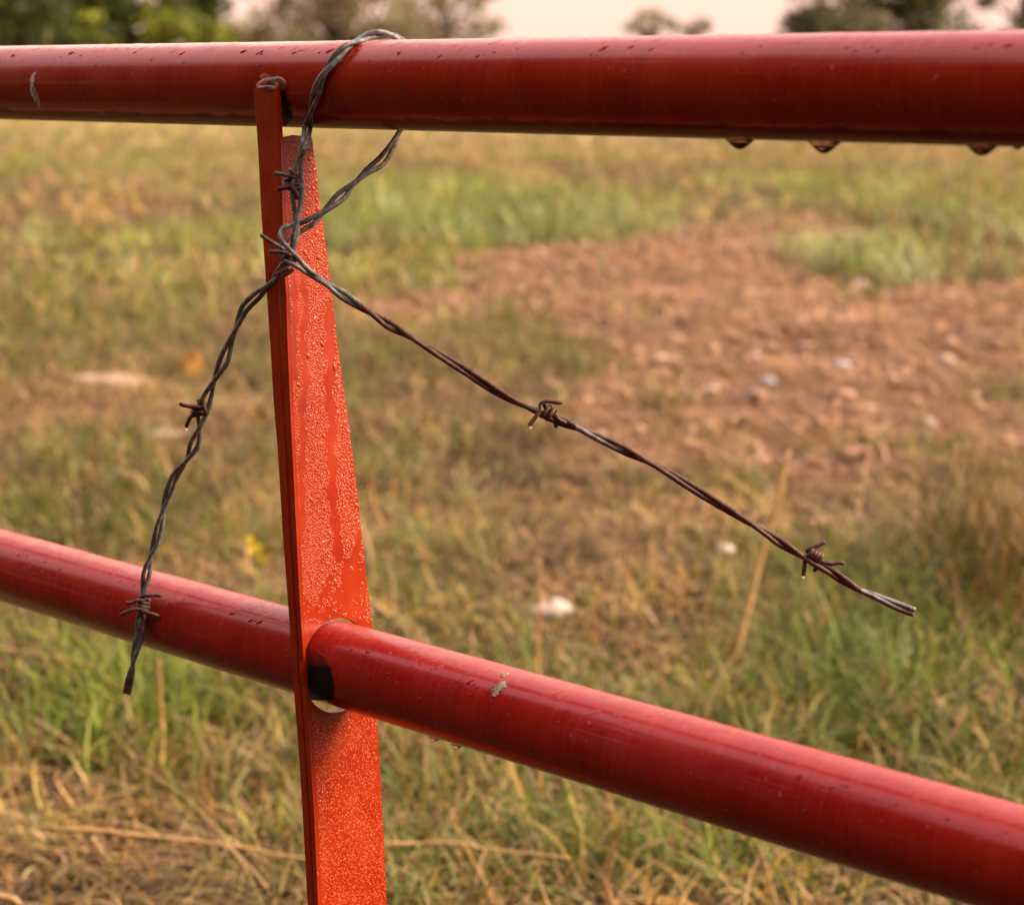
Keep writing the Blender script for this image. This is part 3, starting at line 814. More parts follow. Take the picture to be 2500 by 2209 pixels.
def bare(x, y):
    jx = (fbm(x, y, 0.7, 5) - 0.5) * 1.3 + (vnoise(x, y, 0.12, 15) - 0.5) * 0.45; jy = (fbm(x, y, 0.7, 9) - 0.5) * 2.4 + (vnoise(x, y, 0.12, 19) - 0.5) * 1.1
    v = in_poly(x + jx, y + jy, PATCH).astype(float)
    v = v * (vnoise(x, y, 0.5, 88) + 0.5 * vnoise(x, y, 0.17, 89) > 0.37)
    for cx_, cy_, sx, sy in ISLANDS: v = v * ((((x - cx_) / sx) ** 2 + ((y - cy_) / sy) ** 2) > 1 + 0.6 * (fbm(x, y, 0.3, 77) - 0.5))
    return v
BLOBS = []
def lush_blob(px, py, wpx, hpx, k_):
    c = ground_at(px, py); a = ground_at(px + wpx, py); f1 = ground_at(px, py - hpx); f2 = ground_at(px, py + hpx)
    BLOBS.append((c[0], c[1], abs(a[0] - c[0]), abs(f1[1] - f2[1]) / 2, k_))
for b in [(1480, 1420, 380, 150, -1.0), (900, 820, 260, 70, -0.5), (2100, 1250, 400, 60, -0.5), (980, 1250, 200, 80, -0.6), (480, 1900, 420, 140, -0.45), (380, 1000, 260, 110, -0.7), (1500, 1230, 300, 60, -0.5), (1250, 540, 430, 70, 1.4), (1000, 470, 250, 60, .8), (1000, 520, 250, 70, .5), (2150, 640, 260, 40, 1.1), (2280, 540, 300, 70, .7), (2050, 480, 200, 40, .6), (2200, 1500, 420, 200, .9), (1900, 1700, 400, 150, .8), (330, 1700, 300, 120, .8), (150, 1150, 200, 150, .7), (500, 600, 300, 60, .35), (100, 420, 200, 40, .5),
          (1100, 1350, 200, 90, .5), (1200, 2050, 350, 120, .8), (850, 950, 150, 90, .4), (1700, 2100, 300, 100, .7), (2300, 2000, 300, 120, .8)]: lush_blob(*b)
ISLANDS = []
for (px, py, wpx, hpx) in [(2120, 648, 190, 40), (1980, 612, 60, 20), (1600, 985, 60, 30)]:
    c_ = ground_at(px, py); ISLANDS.append((c_[0], c_[1], abs(ground_at(px + wpx, py)[0] - c_[0]), abs(ground_at(px, py - hpx)[1] - ground_at(px, py + hpx)[1]) / 2))
def lush(x, y):
    v = 0.62 * (fbm(x, y, 0.9, 21) - 0.5) * 2 + 0.35 * (vnoise(x, y, 4.0, 33) - 0.5) * 2
    for cx_, cy_, sx, sy, k_ in BLOBS: v = v + k_ * np.exp(-(((x - cx_) / sx) ** 2 + ((y - cy_) / sy) ** 2))
    return v
def gheight(x, y):
    near = np.clip((30 - y) / 15, 0, 1)
    return ((fbm(x, y, 1.3, 41) - 0.5) * 0.10 + (fbm(x, y, 0.24, 45) - 0.5) * 0.055) * near
def build_ground():
    xs = np.concatenate([-np.geomspace(900, 9.3, 22), np.arange(-9, 9.01, 0.09), np.geomspace(9.3, 900, 22)])
    ys = np.concatenate([-np.geomspace(900, 2.2, 20), np.arange(-2, 1.8, 0.25), np.arange(1.8, 22, 0.09), np.geomspace(22.2, 2200, 34)])
    X, Y = np.meshgrid(xs, ys); Zg = gheight(X, Y) * (Y > 1.5)
    V = np.stack([X.ravel(), Y.ravel(), Zg.ravel()], 1); nx = len(xs); ny = len(ys)
    i, j = np.meshgrid(np.arange(nx - 1), np.arange(ny - 1)); a = (j * nx + i).ravel()
    Q = np.stack([a, a + 1, a + nx + 1, a + nx], 1)
    b = bare(X.ravel(), Y.ravel()); g = np.clip(lush(X.ravel(), Y.ravel()) * 0.6 + 0.3, 0, 1) * (1 - b)
    t = NT('field_soil'); v = t.coord((1, 1, 1)); at_ = t.n('ShaderNodeAttribute', _attribute_name='tint')
    sp = t.n('ShaderNodeSeparateColor'); t.l(at_.outputs['Color'], sp.inputs[0])
    n1 = t.noise(v, 7, 8, 0.65); n2 = t.noise(v, 55, 6, 0.65); n3 = t.noise(v, 1.3, 4)
    thatch = t.ramp(n2, [(0.34, (0.020, 0.012, 0.005)), (0.54, (0.075, 0.044, 0.018)), (0.72, (0.22, 0.135, 0.06))])
    soil = t.ramp(n2, [(0.28, (0.085, 0.047, 0.024)), (0.5, (0.29, 0.165, 0.08)), (0.7, (0.50, 0.32, 0.175))])
    soil = t.mix(t.rng(n1, 0.35, 0.7), soil, (0.31, 0.168, 0.075))
    n4 = t.noise(t.coord((2.2, 1.1, 1)), 1.6, 5, 0.6)
    soil = t.mix(t.math('MULTIPLY', t.rng(n4, 0.48, 0.66), 0.75), soil, (0.17, 0.09, 0.045))
    col = t.mix(sp.outputs[0], thatch, soil)
    far = t.mix(t.rng(n3, 0.3, 0.7), (0.25, 0.20, 0.06), (0.33, 0.26, 0.09))
    sepp = t.n('ShaderNodeSeparateXYZ'); tc = t.n('ShaderNodeTexCoord'); t.l(tc.outputs['Object'], sepp.inputs[0])
    col = t.mix(t.rng(sepp.outputs['Y'], 16, 34), col, far)
    t.color(col); t.b.inputs['Roughness'].default_value = 0.95; t.b.inputs['Specular IOR Level'].default_value = 0.2
    nb = t.bump(n2, 0.9, 0.03); nb = t.bump(n1, 0.8, 0.06, nb); t.l(nb, t.b.inputs['Normal'])
    o = quads_mesh('ground', V, Q, np.stack([b, g, 0 * g], 1), t.m); tag(o, 'rough field of thatch and bare reddish soil behind the gate', kind='structure')
build_ground()

# blades of grass and straw: bent ribbons
def ribbons(root, az, length, tilt0, bend, width, col, nseg=4, twistv=0.6, curl=None):
    n = len(root); seg = np.linspace(0, 1, nseg + 1)
    V = np.zeros((n, nseg + 1, 2, 3), np.float32)
    pos = root.copy(); ca, sa = np.cos(az), np.sin(az)
    wdir = az + np.pi / 2 + rng.uniform(-twistv, twistv, n)
    wx, wy = np.cos(wdir), np.sin(wdir)
    for i, t in enumerate(seg):
        wv = width * (1 - 0.85 * t ** 1.6) * 0.5
        V[:, i, 0] = pos + np.stack([wx * wv, wy * wv, 0 * wv], 1)
        V[:, i, 1] = pos - np.stack([wx * wv, wy * wv, 0 * wv], 1)
        ang = tilt0 + bend * t                # angle from vertical
        if curl is not None: ca, sa = np.cos(az + curl * t), np.sin(az + curl * t)
        st = length / nseg
        pos = pos + np.stack([ca * np.sin(ang) * st, sa * np.sin(ang) * st, np.cos(ang) * st], 1)
        g = gheight(pos[:, 0], pos[:, 1]) + 0.004; pos[:, 2] = np.maximum(pos[:, 2], g)
    base = (np.arange(n) * (nseg + 1) * 2)[:, None]
    q = np.concatenate([np.stack([base[:, 0] + 2 * i, base[:, 0] + 2 * i + 1, base[:, 0] + 2 * i + 3, base[:, 0] + 2 * i + 2], 1) for i in range(nseg)])
    C = np.repeat(col[:, None, :], (nseg + 1) * 2, 1).reshape(-1, 3)
    return V.reshape(-1, 3), q, C
def sample_field(n, y0, y1, power=1.0, margin=1.6, extra=0.8):
    """positions in the wedge in front of the camera, with room to either side"""
    u = rng.uniform(0, 1, n); a = 2 - power
    y = (y0 ** a + u * (y1 ** a - y0 ** a)) ** (1 / a)
    x = rng.uniform(-1, 1, n) * (0.2717 * margin * y + extra)
    return x, y
GREENS = np.array([(0.08, 0.125, 0.012), (0.15, 0.20, 0.022), (0.22, 0.27, 0.045), (0.34, 0.39, 0.20), (0.30, 0.27, 0.04), (0.04, 0.07, 0.010), (0.06, 0.10, 0.02)])
STRAWS = np.array([(0.40, 0.26, 0.085), (0.30, 0.175, 0.065), (0.52, 0.36, 0.16), (0.22, 0.115, 0.05), (0.42, 0.22, 0.05), (0.46, 0.29, 0.19), (0.40, 0.24, 0.15), (0.12, 0.065, 0.03), (0.07, 0.04, 0.018), (0.36, 0.29, 0.09)])
STRAWS = STRAWS * np.array([1.05, 1.09, 0.92]); GREENS = GREENS * np.array([1.15, 1.12, 0.95])
def pick(pal, n, jit=0.2):
    c = pal[rng.integers(0, len(pal), n)]; return np.clip(c * (1 + jit * rng.standard_normal((n, 1))), 0.008, 0.8)
def build_grass():
    G = ([], [], []); S = ([], [], [])
    def add(store, r):
        o_ = sum(len(v) for v in store[0]); store[0].append(r[0]); store[1].append(r[1] + o_); store[2].append(r[2])
    # green tufts
    for (ntuft, y0, y1, pw, per, Lm, wm) in [(11800, 1.5, 7.5, 0.8, 22, 0.086, 0.0048), (7200, 6.5, 22, 0.6, 20, 0.125, 0.010), (3600, 20, 75, 0.8, 12, 0.20, 0.028)]:
        x, y = sample_field(ntuft, y0, y1, pw)
        lv = lush(x, y); b = bare(x, y)
        keep = (rng.uniform(0, 1, ntuft) < np.clip(0.44 + 0.85 * lv + 1.5 * (vnoise(x, y, 0.22, 61) - 0.5), 0.02, 1)) & (rng.uniform(0, 1, ntuft) > b * 0.985)
        x, y, lv = x[keep], y[keep], lv[keep]
        n = len(x) * per
        X = np.repeat(x, per); Y = np.repeat(y, per); LV = np.repeat(lv, per)
        spread = np.repeat(rng.uniform(0.012, 0.055, len(x)), per) * (1 + (y0 > 5) * 1.5)
        X = X + rng.standard_normal(n) * spread; Y = Y + rng.standard_normal(n) * spread
        root = np.stack([X, Y, gheight(X, Y) - 0.004], 1)
        az = rng.uniform(0, 2 * np.pi, n); size = np.repeat(rng.uniform(0.55, 1.4, len(x)), per) * np.clip(0.75 + 0.4 * LV, 0.6, 1.5)
        ln = Lm * size * rng.uniform(0.5, 1.5, n)
        tint = np.repeat(pick(GREENS, len(x)), per, 0) * 0.55 + pick(GREENS, n) * 0.45
        if 3 < y0 < 18: tint = tint * (0.32 + 1.45 * fbm(X, Y, 0.8, 73))[:, None]
        if y0 < 3: tint = tint * np.array([0.76, 0.78, 0.64]) * np.repeat(rng.uniform(0.6, 1.3, len(x)), per)[:, None]  # near tufts darkened: their self-shadow is put into the colour
        dry = rng.uniform(0, 1, n) < np.clip(0.30 - 0.25 * LV, 0.05, 0.6)
        tint[dry] = pick(STRAWS, dry.sum())
        add(G, ribbons(root, az, ln, rng.uniform(0.15, 1.2, n), rng.uniform(0.2, 2.0, n), wm * rng.uniform(0.4, 1.25, n), tint, curl=rng.uniform(-0.9, 0.9, n)))
    # single bigger clumps
    CL = []
    for k_ in range(26): CL.append((rng.uniform(980, 1620), rng.uniform(500, 612), 0.17, 26, GREENS[rng.choice([1, 2, 3, 3])]))
    for k_ in range(14): CL.append((rng.uniform(1960, 2270), 0, 0.15, 26, GREENS[rng.choice([2, 3, 3])]))
    for k_ in range(16): CL.append((rng.uniform(2250, 2560), rng.uniform(470, 640), 0.19, 22, GREENS[rng.choice([1, 2, 3])]))
    for k_ in range(12): CL.append((rng.uniform(2330, 2560), rng.uniform(1330, 1480), 0.20, 26, np.array([(0.20, 0.13, 0.045), (0.13, 0.12, 0.03), (0.26, 0.15, 0.05)][k_ % 3])))
    for k_ in range(16): CL.append((rng.uniform(150, 430), rng.uniform(1660, 1800), 0.09, 24, GREENS[rng.choice([1, 2])]))
    for cx_, cy_, hh, per, cc in CL:
        if cy_ == 0: cy_ = 635 + (cx_ - 1960) * 0.13 + rng.uniform(-14, 20)
        g_ = ground_at(cx_, cy_); n = per; dd = max(0.05, 0.012 * g_[1])
        X = g_[0] + rng.standard_normal(n) * dd; Y = g_[1] + rng.standard_normal(n) * dd * 1.6
        root = np.stack([X, Y, gheight(X, Y) - 0.004], 1)
        add(G, ribbons(root, rng.uniform(0, 2 * np.pi, n), hh * rng.uniform(0.5, 1.4, n), rng.uniform(0.05, 0.7, n), rng.uniform(0.3, 1.7, n), np.full(n, max(0.006, 0.0011 * g_[1])) * rng.uniform(0.6, 1.3, n), np.clip(cc * (1 + 0.25 * rng.standard_normal((n, 1))), 0.01, 0.7), curl=rng.uniform(-0.6, 0.6, n)))
    # dry thatch: short bits, then long tangled straws
    for (n, y0, y1, pw, Lm, wm, longp) in [(155000, 1.5, 7.5, 0.9, 0.070, 0.0033, 0.05), (72000, 6.5, 22, 0.6, 0.11, 0.008, 0.12), (29000, 20, 80, 0.8, 0.24, 0.028, 0.1)]:
        x, y = sample_field(n, y0, y1, pw); lv = lush(x, y); b = bare(x, y)
        keep = (rng.uniform(0, 1, n) < np.clip(0.72 - 0.45 * lv, 0.12, 1)) & (rng.uniform(0, 1, n) > b * 0.12)
        x, y, b, lv = x[keep], y[keep], b[keep], lv[keep]; n = len(x)
        root = np.stack([x, y, gheight(x, y) + rng.uniform(0, 0.02, n)], 1)
        lg = (rng.uniform(0, 1, n) < longp) & (b == 0)
        flat = rng.uniform(0, 1, n) < np.where(b > 0, 0.99, 0.72)
        t0 = np.where(flat, rng.uniform(1.2, 1.6, n), rng.uniform(0.2, 1.1, n)); bd = np.where(flat, rng.uniform(-0.2, 0.4, n), rng.uniform(0.3, 1.7, n))
        ln = Lm * rng.uniform(0.4, 1.6, n) * np.where(lg, 2.6, 1.0) * np.where(b > 0, 0.75, 1.0)
        c = pick(STRAWS, n, 0.25); c = np.where(b[:, None] > 0, c * np.array([1.0, 0.84, 0.85]), c)
        if y0 < 3: c = c * np.array([0.80, 0.79, 0.72]) * (0.50 + 1.0 * vnoise(x, y, 0.16, 71))[:, None]  # near straw darkened too, shade between blades painted into its tint
        elif y0 < 18: c = c * (0.32 + 1.45 * fbm(x, y, 0.8, 72))[:, None] * np.array([1.08, 1.04, 0.92])
        if y0 > 18: c = c * 0.5 + 0.5 * np.array([0.38, 0.32, 0.085])
        add(S, ribbons(root, rng.uniform(0, 2 * np.pi, n), ln, t0, bd, wm * rng.uniform(0.4, 1.4, n) * np.where(lg, 0.8, 1), c, nseg=5, curl=rng.uniform(-1.3, 1.3, n) * np.where(lg, 0.35, 1.0)))
    # matted dead grass over the bare patch
    n = 160000; x, y = sample_field(n, 3.0, 16, 0.8); b = bare(x, y); k_ = (b > 0) & (rng.uniform(0, 1, n) < 0.25 + 0.75 * vnoise(x, y, 0.35, 93)); x, y = x[k_], y[k_]; n = len(x)
    root = np.stack([x, y, gheight(x, y) + rng.uniform(0, 0.015, n)], 1)
    c = (0.45 + 1.1 * fbm(x, y, 0.5, 95))[:, None] * pick(np.array([(0.36, 0.21, 0.105), (0.27, 0.15, 0.075), (0.46, 0.29, 0.16), (0.17, 0.09, 0.045), (0.12, 0.07, 0.035), (0.40, 0.22, 0.08)]), n, 0.2)
    add(S, ribbons(root, rng.uniform(0, 2 * np.pi, n), rng.uniform(0.04, 0.17, n), rng.uniform(1.3, 1.6, n), rng.uniform(-0.2, 0.25, n), rng.uniform(0.003, 0.008, n), c, nseg=4, curl=rng.uniform(-0.9, 0.9, n)))
    mg = blade_mat('grass_blades', 0.25); ms = blade_mat('straw_blades', 0.12)
    o = quads_mesh('grass', np.concatenate(G[0]), np.concatenate(G[1]), np.concatenate(G[2]), mg); tag(o, 'short green and yellowing grass growing in tufts over the field', kind='stuff')
    o = quads_mesh('straw', np.concatenate(S[0]), np.concatenate(S[1]), np.concatenate(S[2]), ms); tag(o, 'dry tan straw and thatch lying over the field', kind='stuff')
build_grass()

# crumbs of soil and small gravel in the bare patch
def build_gravel():
    bm = bmesh.new(); bmesh.ops.create_icosphere(bm, subdivisions=1, radius=1.0)
    bv = np.array([v.co[:] for v in bm.verts]); bf = np.array([[v.index for v in f.verts] for f in bm.faces]); bm.free()
    n = 9000; x, y = sample_field(n * 3, 3.0, 16, 0.6); b = bare(x, y); k_ = b > 0; x, y = x[k_][:n], y[k_][:n]; n = len(x)
    s = rng.lognormal(math.log(0.009), 0.65, n); s = np.clip(s, 0.003, 0.024)
    V = bv[None] * (s[:, None, None] * rng.uniform(0.6, 1.3, (n, 1, 3)) * np.array([1, 1, 0.7])) * (1 + 0.25 * rng.standard_normal((n, len(bv), 1)))
    V = V + np.stack([x, y, gheight(x, y) + s * 0.25 + 0.011], 1)[:, None]
    Fa = (bf[None] + (np.arange(n) * len(bv))[:, None, None]).reshape(-1, 3)
    pal = np.array([(0.25, 0.135, 0.07), (0.34, 0.20, 0.11), (0.15, 0.08, 0.045), (0.42, 0.28, 0.18), (0.5, 0.40, 0.33)])
    c = pal[rng.choice(5, n, p=[.38, .28, .25, .08, .01])]
    me = bpy.data.meshes.new('gravel'); me.vertices.add(len(V) * len(bv)); me.vertices.foreach_set('co', V.reshape(-1).astype(np.float32))
    me.loops.add(Fa.size); me.loops.foreach_set('vertex_index', Fa.astype(np.int32).ravel()); me.polygons.add(len(Fa)); me.polygons.foreach_set('loop_start', np.arange(0, Fa.size, 3, dtype=np.int32)); me.update(calc_edges=True)
    a = me.color_attributes.new('tint', 'FLOAT_COLOR', 'POINT'); c4 = np.ones((n, len(bv), 4), np.float32); c4[..., :3] = c[:, None]; a.data.foreach_set('color', c4.ravel())
    t = NT('soil_crumbs'); at_ = t.n('ShaderNodeAttribute', _attribute_name='tint'); t.color(at_.outputs['Color']); t.b.inputs['Roughness'].default_value = 0.9
    me.materials.append(t.m); o = bpy.data.objects.new('gravel', me); COL.objects.link(o); tag(o, 'crumbs of reddish soil and grit on the bare patch', kind='stuff')
build_gravel()

# pale stones, flower, leaf, single long dry stems
M_STONE = simple('pale_stone', (0.46, 0.37, 0.31), (0.70, 0.60, 0.53), 60, 0.85, 0.6, 0.01)
M_STONE3 = simple('pinkish_stone', (0.30, 0.21, 0.145), (0.46, 0.345, 0.26), 40, 0.9, 0.8, 0.01)
M_STONE2 = simple('bluish_stone', (0.25, 0.235, 0.24), (0.42, 0.40, 0.41), 60, 0.8, 0.6, 0.01)
def stone(px, py, wpx, flat, label, mat=M_STONE, seed=0):
    g = ground_at(px, py); w = wpx / F * depth(g) / 2; g[2] = gheight(np.array([g[0]]), np.array([g[1]]))[0] + w * flat * 0.45 + (0.016 if px > 1700 else 0.0)
    V, Fc = blob(g, (EX * w, np.array([0, w * 0.8, 0]), Z * w * flat), seed, 0.22, 20, 12)
    o = mesh_obj('stone', V, Fc, mat, None, True, origin=g); tag(o, label, 'stone', 'pale stones in the field'); return o
stone(1352, 1490, 110, 0.5, 'whitest flat stone in the dead grass right of the upright', seed=1)
stone(1770, 1356, 44, 0.6, 'small white stone below the middle of the long wire tail', seed=2)
stone(262, 925, 185, 0.14, 'broad pale flat stone half sunk in grass left of the hanging wire', M_STONE3, 3)
stone(385, 1080, 130, 0.14, 'pale flat stone in grass just left of the hanging wire', M_STONE3, 4)
stone(2054, 905, 44, 0.6, 'bluish pebble high on the bare soil patch', M_STONE2, 5)
stone(1873, 943, 46, 0.5, 'bluish stone in the middle of the bare soil patch', M_STONE2, 6)
stone(1842, 976, 44, 0.6, 'bluish stone just below another on the bare soil', M_STONE2, 7)
stone(1732, 976, 50, 0.5, 'pinkish stone at the lower left of the bare soil patch', M_STONE3, 8)
stone(2308, 890, 50, 0.5, 'pinkish stone at the right of the bare soil patch', M_STONE3, 9)
stone(2060, 985, 56, 0.5, 'brown stone at the near edge of the bare soil', simple('brown_stone', (0.3, 0.17, 0.10), (0.45, 0.28, 0.18), 60, 0.85, .6, .01), 10)

M_YEL = simple('yellow_petal', (0.78, 0.56, 0.01), (0.88, 0.70, 0.03), 90, 0.6)
M_STEMG = simple('green_stem', (0.12, 0.16, 0.03), (0.18, 0.22, 0.05), 90, 0.6)
M_LEAFO = simple('orange_leaf', (0.52, 0.20, 0.035), (0.64, 0.29, 0.05), 90, 0.6)
M_STRAW = simple('long_straw', (0.46, 0.26, 0.08), (0.62, 0.40, 0.17), 90, 0.6)
def flower():
    zc = depth(ground_at(622, 1480)); c = at(622, 1330, zc); base = at(640, 1475, zc)
    fl = thing('wildflower', 'small yellow wildflower in the grass just left of the upright', 'flower', base)
    P = spline3([base - Z * 0.01, base * 0.6 + c * 0.4 + EX * 0.006, c], 0.006); v, f = tube(P, 0.0013, 6)
    mesh_obj('stem', v, f, M_STEMG, fl, True, origin=base)
    rf = random.Random(3)
    for bl, (ox, oy, sc_) in enumerate([(0, 0, 1.0), (0.012, 0.022, 0.75)]):
        cc = c + EX * ox + EY * oy
        for k_ in range(5):
            a = k_ * 1.2566 + rf.uniform(-.35, .35); d = EX * math.cos(a) * 0.75 - EY * math.sin(a) + EZ * rf.uniform(-.5, .5); ln = 0.020 * sc_ * rf.uniform(0.6, 1.15)
            s_ = np.cross(d, EZ); s_ /= np.linalg.norm(s_); wd = ln * rf.uniform(0.25, 0.4)
            v = [cc - s_ * .0015, cc + s_ * .0015, cc + d * ln * .6 + s_ * wd - EZ * .003, cc + d * ln - EZ * .002, cc + d * ln * .6 - s_ * wd - EZ * .003, cc + d * ln * .6 - EZ * .002]
            mesh_obj('petal', v, [(0, 1, 5), (1, 2, 5), (2, 3, 5), (3, 4, 5), (4, 0, 5)], M_YEL, fl, True, origin=c)
flower()
def leaf(px, py, wpx, mat, label, ang):
    zc = depth(ground_at(px, py + 30)); c = at(px, py, zc); w = wpx / F * zc
    d = EX * math.cos(ang) - EY * math.sin(ang); s_ = EX * math.sin(ang) + EY * math.cos(ang)
    v = []; 
    for i, (t, ww) in enumerate([(-.5, .02), (-.3, .28), (0, .42), (.25, .3), (.5, .02)]):
        for sg in (-1, 0, 1): v.append(c + d * t * w + s_ * sg * ww * w - EZ * (0.12 * w * abs(sg) + 0.1 * w * t * t))
    f = []
    for i in range(4):
        for j in range(2): f.append((i * 3 + j, i * 3 + j + 1, i * 3 + j + 4, i * 3 + j + 3))
    o = mesh_obj('leaf', v, f, mat, None, True, origin=c); tag(o, label, 'leaf'); 
    m = o.modifiers.new('thick', 'SOLIDIFY'); m.thickness = 0.0006
leaf(468, 888, 66, M_LEAFO, 'single orange dead leaf in the grass beside the hanging wire', 1.2)
def stem(p0, p1, wpx, label, z0=0.0, z1=0.0, sag=0.0, mat=M_STRAW):
    a = hit(*p0, np.array([0, 0, z0]), Z); b = hit(*p1, np.array([0, 0, z1]), Z)
    if z1 > 0.08:      # standing stem: lean within the depth of its base
        b = at(*p1, depth(a) - 0.05)
    P = [a + (b - a) * t + Z * sag * math.sin(math.pi * t) + np.array([0, 0.004 * math.sin(5 * t), 0]) for t in np.linspace(0, 1, 24)]
    rk = random.Random(int(p0[0] * 7 + p0[1])); kx = np.cumsum([rk.uniform(-1, 1) * 0.0035 if i % 5 == 0 else 0.0 for i in range(24)]); kz = np.cumsum([rk.uniform(-1, 1) * 0.003 if i % 6 == 0 else 0.0 for i in range(24)])
    P = [p + EX * kx[i] + Z * kz[i] for i, p in enumerate(P)]
    R = wpx / F * depth(a) / 2 * np.linspace(1, 0.45, 24) * np.array([1.3 if i % 7 == 3 else rk.uniform(0.85, 1.05) for i in range(24)]); v, f = tube(P, R, 8, 0.05)
    o = mesh_obj('dry_stem', v, f, mat, None, True, origin=a); tag(o, label, 'dry stem', 'long dry grass stems in the field')
stem((1790, 1610), (1925, 1095), 18, 'tall tan dry stem leaning up behind the long wire tail', 0, 0.3)
stem((116, 2018), (800, 2090), 12, 'thick orange straw lying across the ground left of the upright', 0.05, 0.05, 0.004)
stem((930, 2062), (1400, 2098), 9, 'long straw lying just right of the foot of the upright', 0.05, 0.05, 0.003)
stem((-60, 2175), (125, 2222), 17, 'thick pale straw at the bottom left corner', 0.05, 0.05)
stem((-40, 1575), (255, 1630), 10, 'yellow straw lying under the second rail at the left', 0.05, 0.05, 0.003)
stem((1479, 2118), (1560, 1985), 9, 'short tan stem standing below the second rail', 0, 0.12)
stem((1210, 2215), (1132, 2045), 9, 'tan stem leaning left at the bottom below the second rail', 0, 0.12)
stem((395, 1890), (405, 1610), 11, 'pale upright stem behind the loose end of the hanging wire', 0, 0.14)
stem((1310, 1700), (1320, 1370), 10, 'thin curved tan stem beside the whitest stone', 0, 0.14)

# ------------------------------------------------------------------ trees
def leaf_mat(name):
    t = NT(name); a = t.n('ShaderNodeAttribute', _attribute_name='tint'); t.color(a.outputs['Color'])
    t.b.inputs['Roughness'].default_value = 0.6; t.b.inputs['Specular IOR Level'].default_value = 0.25
    tr = t.n('ShaderNodeBsdfTranslucent'); t.l(a.outputs['Color'], tr.inputs['Color']); mx = t.n('ShaderNodeMixShader'); mx.inputs[0].default_value = 0.35
    t.l(t.b.outputs[0], mx.inputs[1]); t.l(tr.outputs[0], mx.inputs[2]); t.l(mx.outputs[0], t.out.inputs['Surface']); return t.m
M_LEAF = leaf_mat('tree_leaves')
M_BARK = simple('bark', (0.05, 0.035, 0.025), (0.12, 0.09, 0.065), 6, 0.9, 0.8, 0.03)
def tree(px, dist, width, height, base_h, nleaf, size, pal, label, dens=1.0, trunk_w=0.22, seed=0, nclump=26):
    rg = np.random.default_rng(seed + 100)
    x = (px - CX) / F * dist / math.cos(TH) * 0.985
    root = np.array([x, dist, 0.0])
    tr = thing('tree', label, 'tree', root, 'trees beyond the field')
    parts = []
    tp_ = [root + np.array([rg.uniform(-.03, .03) * height * t, rg.uniform(-.03, .03) * height * t, height * 0.9 * t]) for t in np.linspace(0, 1, 9)]
    parts.append(tube(spline3(tp_, 0.3), np.linspace(trunk_w, trunk_w * 0.15, len(spline3(tp_, 0.3))), 9, 0.04, True, seed))
    cl = []
    for k_ in range(nclump):
        a = rg.uniform(0, 2 * np.pi); hgt = base_h + (height - base_h) * rg.uniform(0.0, 0.95); tt = (hgt - base_h) / (height - base_h)
        rmax = width / 2 * (0.55 + 0.75 * math.sin(math.pi * min(0.15 + 0.8 * tt, 1.0))) ** 1.0 * 0.85
        rr_ = rmax * math.sqrt(rg.uniform(0.05, 1))
        c = root + np.array([rr_ * math.cos(a), rr_ * math.sin(a), hgt]); cl.append((c, width * rg.uniform(0.10, 0.2)))
        s0 = root + Z * max(0.4, hgt * rg.uniform(0.45, 0.75)); mid = (s0 + c) / 2 + Z * 0.1 * rr_
        P = spline3([s0, mid, c], 0.3); parts.append(tube(P, np.linspace(trunk_w * 0.35, 0.02, len(P)), 6, 0.03, True, seed + k_))
    v, f = merge(parts); mesh_obj('trunk', v, f, M_BARK, tr, True, origin=root)
    n = nleaf; ci = rg.integers(0, nclump, n); cc = np.array([c for c, r in cl])[ci]; cr = np.array([r for c, r in cl])[ci]
    d = rg.standard_normal((n, 3)); d /= np.linalg.norm(d, axis=1)[:, None]
    pos = cc + d * (cr * rg.uniform(0.2, 1.15, n))[:, None] * np.array([1, 1, 0.75])
    pos[:, 2] = np.maximum(pos[:, 2], 0.15)
    u = rg.standard_normal((n, 3)); u /= np.linalg.norm(u, axis=1)[:, None]; w = np.cross(u, rg.standard_normal((n, 3))); w /= np.linalg.norm(w, axis=1)[:, None]
    s_ = size * rg.uniform(0.5, 1.4, n)
    V = np.stack([pos - u * s_[:, None], pos + w * s_[:, None] * .5, pos + u * s_[:, None], pos - w * s_[:, None] * .5], 1)
    Q = np.arange(n * 4).reshape(n, 4)
    ctint = np.array(pal)[rg.integers(0, len(pal), nclump)]
    col = ctint[ci] * 0.7 + np.array(pal)[rg.integers(0, len(pal), n)] * 0.3; col = col * (1 + 0.15 * rg.standard_normal((n, 1))); col = np.clip(col, 0.005, 0.6)
    o = quads_mesh('crown', V.reshape(-1, 3) - root, Q, np.repeat(col, 4, 0), M_LEAF); o.parent = tr
    return tr
DARK = [(0.09, 0.105, 0.022), (0.13, 0.14, 0.028), (0.19, 0.185, 0.028), (0.31, 0.27, 0.03), (0.07, 0.075, 0.022), (0.06, 0.05, 0.02)]
DARK = [(c_[0] * 0.78, c_[1] * 0.978, c_[2] * 1.045) for c_ in DARK]
BROWN = [(0.24, 0.18, 0.08), (0.18, 0.15, 0.06), (0.30, 0.21, 0.12), (0.16, 0.115, 0.06), (0.24, 0.21, 0.07)]
BROWN = [(c_[0] * 0.966, c_[1] * 1.082, c_[2] * 1.155) for c_ in BROWN]
GREY = [(0.13, 0.135, 0.06), (0.17, 0.17, 0.08), (0.10, 0.10, 0.05), (0.21, 0.185, 0.10)]
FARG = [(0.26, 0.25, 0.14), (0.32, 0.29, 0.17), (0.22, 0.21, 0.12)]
tree(-60, 40, 4.6, 5.0, 0.0, 9000, 0.17, DARK, 'dense green tree with yellow patches at the far left of the field', seed=1, nclump=70)
tree(210, 45, 4.6, 5.4, 0.0, 9000, 0.17, DARK, 'yellow flecked green tree second from the left edge', seed=11, nclump=70)
